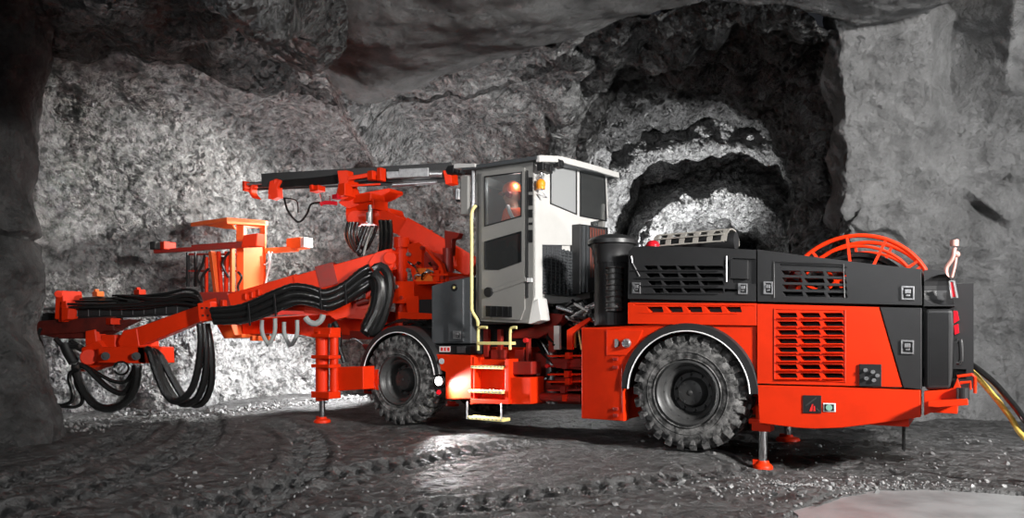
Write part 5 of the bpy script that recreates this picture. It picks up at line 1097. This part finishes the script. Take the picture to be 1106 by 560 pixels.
q = MB(); q.prism([s3(260, 345, 10.6), s3(345, 340, 10.6), s3(345, 364, 10.6), s3(300, 360, 10.6), s3(262, 362, 10.6)], (0, .25, 0)); q.prism([s3(325, 346, 10.4), s3(345, 350, 10.4), s3(343, 366, 10.4), s3(324, 362, 10.4)], (0, .2, 0)); q.taper(s3(345, 352, 10.6), s3(440, 356, 10.2), .22, .26, .22, .24); q.build('platform_boom', RED, sb, bev=.010)
q = MB(); 
for px in (275, 281, 292): q.box(s3(px, 366, 10.5), (.07, .12, .07))
q.build('platform_lug', ORP, sb, bev=.006)
# ================================================================ CABLES LEAVING THE REAR
def wtube(name, pts, r, m, label, cat, group=None):
    q = MB(); q.tube([Vector(p) for p in pts], r, 12, step=.04); o = q.build(name, m, None, smooth_=True); o['label'] = label; o['category'] = cat; return o
W2 = lambda px, py, Y: WW(px, py, Y)
wtube('power_cable', [W2(1032, 388, 6.1), W2(1040, 389, 6.0), W2(1055, 398, 5.8), W2(1075, 415, 5.6), W2(1095, 438, 5.4), W2(1120, 466, 5.2), (4.3, 5.0, .12), (4.9, 4.6, .03), (6.0, 4.0, .02)], .024, HOSE, 'black power cable curving down from the rear of the rig, upper of the two lines', 'cable')
wtube('water_hose', [W2(1032, 391, 6.1), W2(1042, 394, 6.0), W2(1055, 407, 5.8), W2(1075, 430, 5.6), W2(1090, 449, 5.4), W2(1115, 480, 5.2), (4.2, 4.9, .10), (4.8, 4.5, .03), (5.9, 3.8, .02)], .021, YHOSE, 'yellow water hose curving down from the rear of the rig below the black cable', 'hose')
# ================================================================ LIGHT
w = bpy.data.worlds.new('world'); SC.world = w; w.use_nodes = True; w.node_tree.nodes['Background'].inputs[0].default_value = (.8, .85, 1, 1); w.node_tree.nodes['Background'].inputs[1].default_value = .02
def aim(o, t): o.rotation_euler = (Vector(t)-Vector(o.location)).to_track_quat('-Z', 'Y').to_euler()
def area(loc, tgt, sz, e, col=(1, 1, 1), spread=180):
    l = bpy.data.lights.new('lamp', 'AREA'); l.energy = e; l.size = sz; l.color = col; l.spread = R(spread); o = bpy.data.objects.new('lamp', l); COL.objects.link(o); o.location = loc; aim(o, tgt); return o
def spot(loc, tgt, ang, e, col=(1, 1, 1), r=.08, blend=.5):
    l = bpy.data.lights.new('lamp', 'SPOT'); l.energy = e; l.spot_size = R(ang); l.spot_blend = blend; l.shadow_soft_size = r; l.color = col; o = bpy.data.objects.new('lamp', l); COL.objects.link(o); o.location = loc; aim(o, tgt); return o
area((6.5, .5, 3.8), (2.0, 7.6, 1.4), .8, 540, (1, .98, .95), 100)      # photographer's key, right of the camera
area((-2.5, -1.5, 3.4), (0, 8, 1.8), 2.0, 50, (.97, .98, 1), 90)        # soft fill behind the camera
spot((2.5, 2.0, 4.2), (6.6, 9.6, 1.9), 66, 450, (.97, .98, 1), .08)      # lamps for the right wall, this frontal one added to brighten it
spot((8.2, 4.2, 1.2), (5.9, 9.6, 2.2), 100, 700, (.97, .98, 1), .08)
spot((-2.5, 1.5, 1.8), (-2.0, 9.2, 5.0), 60, 330, (.97, .98, 1), .2)    # added neutral light towards the roof, weakens the red bounce
spot((-3.6, 2.5, 3.2), (-2.3, 9.8, 2.0), 44, 260, (1, .98, .95), .06)   # added fill aimed at the booms, which the cab shades
spot((-.45, 8.9, 3.6), (-1.4, 10.1, 2.3), 60, 60, (1, .93, .80), .04)   # cab roof lamp
spot((.9, 10.6, 1.3), (.75, 9.9, 0), 80, 90, (1, 1, 1), .05)            # lamp under the far side
spot((-2.3, 11.0, 3.4), (-5.6, 11.8, 2.0), 110, 850, (1, .97, .92), .1)   # rig work lamps towards the face
area((-6.95, 9.3, 3.5), (-3.6, 13, 2.2), .4, 1900, (.97, .98, 1), 160)    # added light hidden behind the left pillar, brightens the face
spot((-2.6, 12.2, 1.0), (-3.6, 11.2, 5.5), 120, 500, (1, 1, 1), .1)  # added upward light for the rock roof, offsets its red tint
spot((4.0, 14.9, 1.5), (3.2, 16.1, 3.2), 120, 1500, (1, 1, 1), .08)      # lamp in the side drift
spot((-2.5, 12.3, 1.8), (-4.3, 12.4, 0), 100, 1400, (1, 1, 1), .06)
_p = MWD @ Vector(LOWLAMP); spot(tuple(_p), (_p[0]+1.1, _p[1]-.9, 0), 100, 240, (1, 1, 1), .04)
_p = MWD @ Vector((X0+.35, .45, zr-.16)); l = bpy.data.lights.new('cab_light', 'POINT'); l.energy = 7; l.shadow_soft_size = .05; o = bpy.data.objects.new('cab_light', l); COL.objects.link(o); o.location = _p
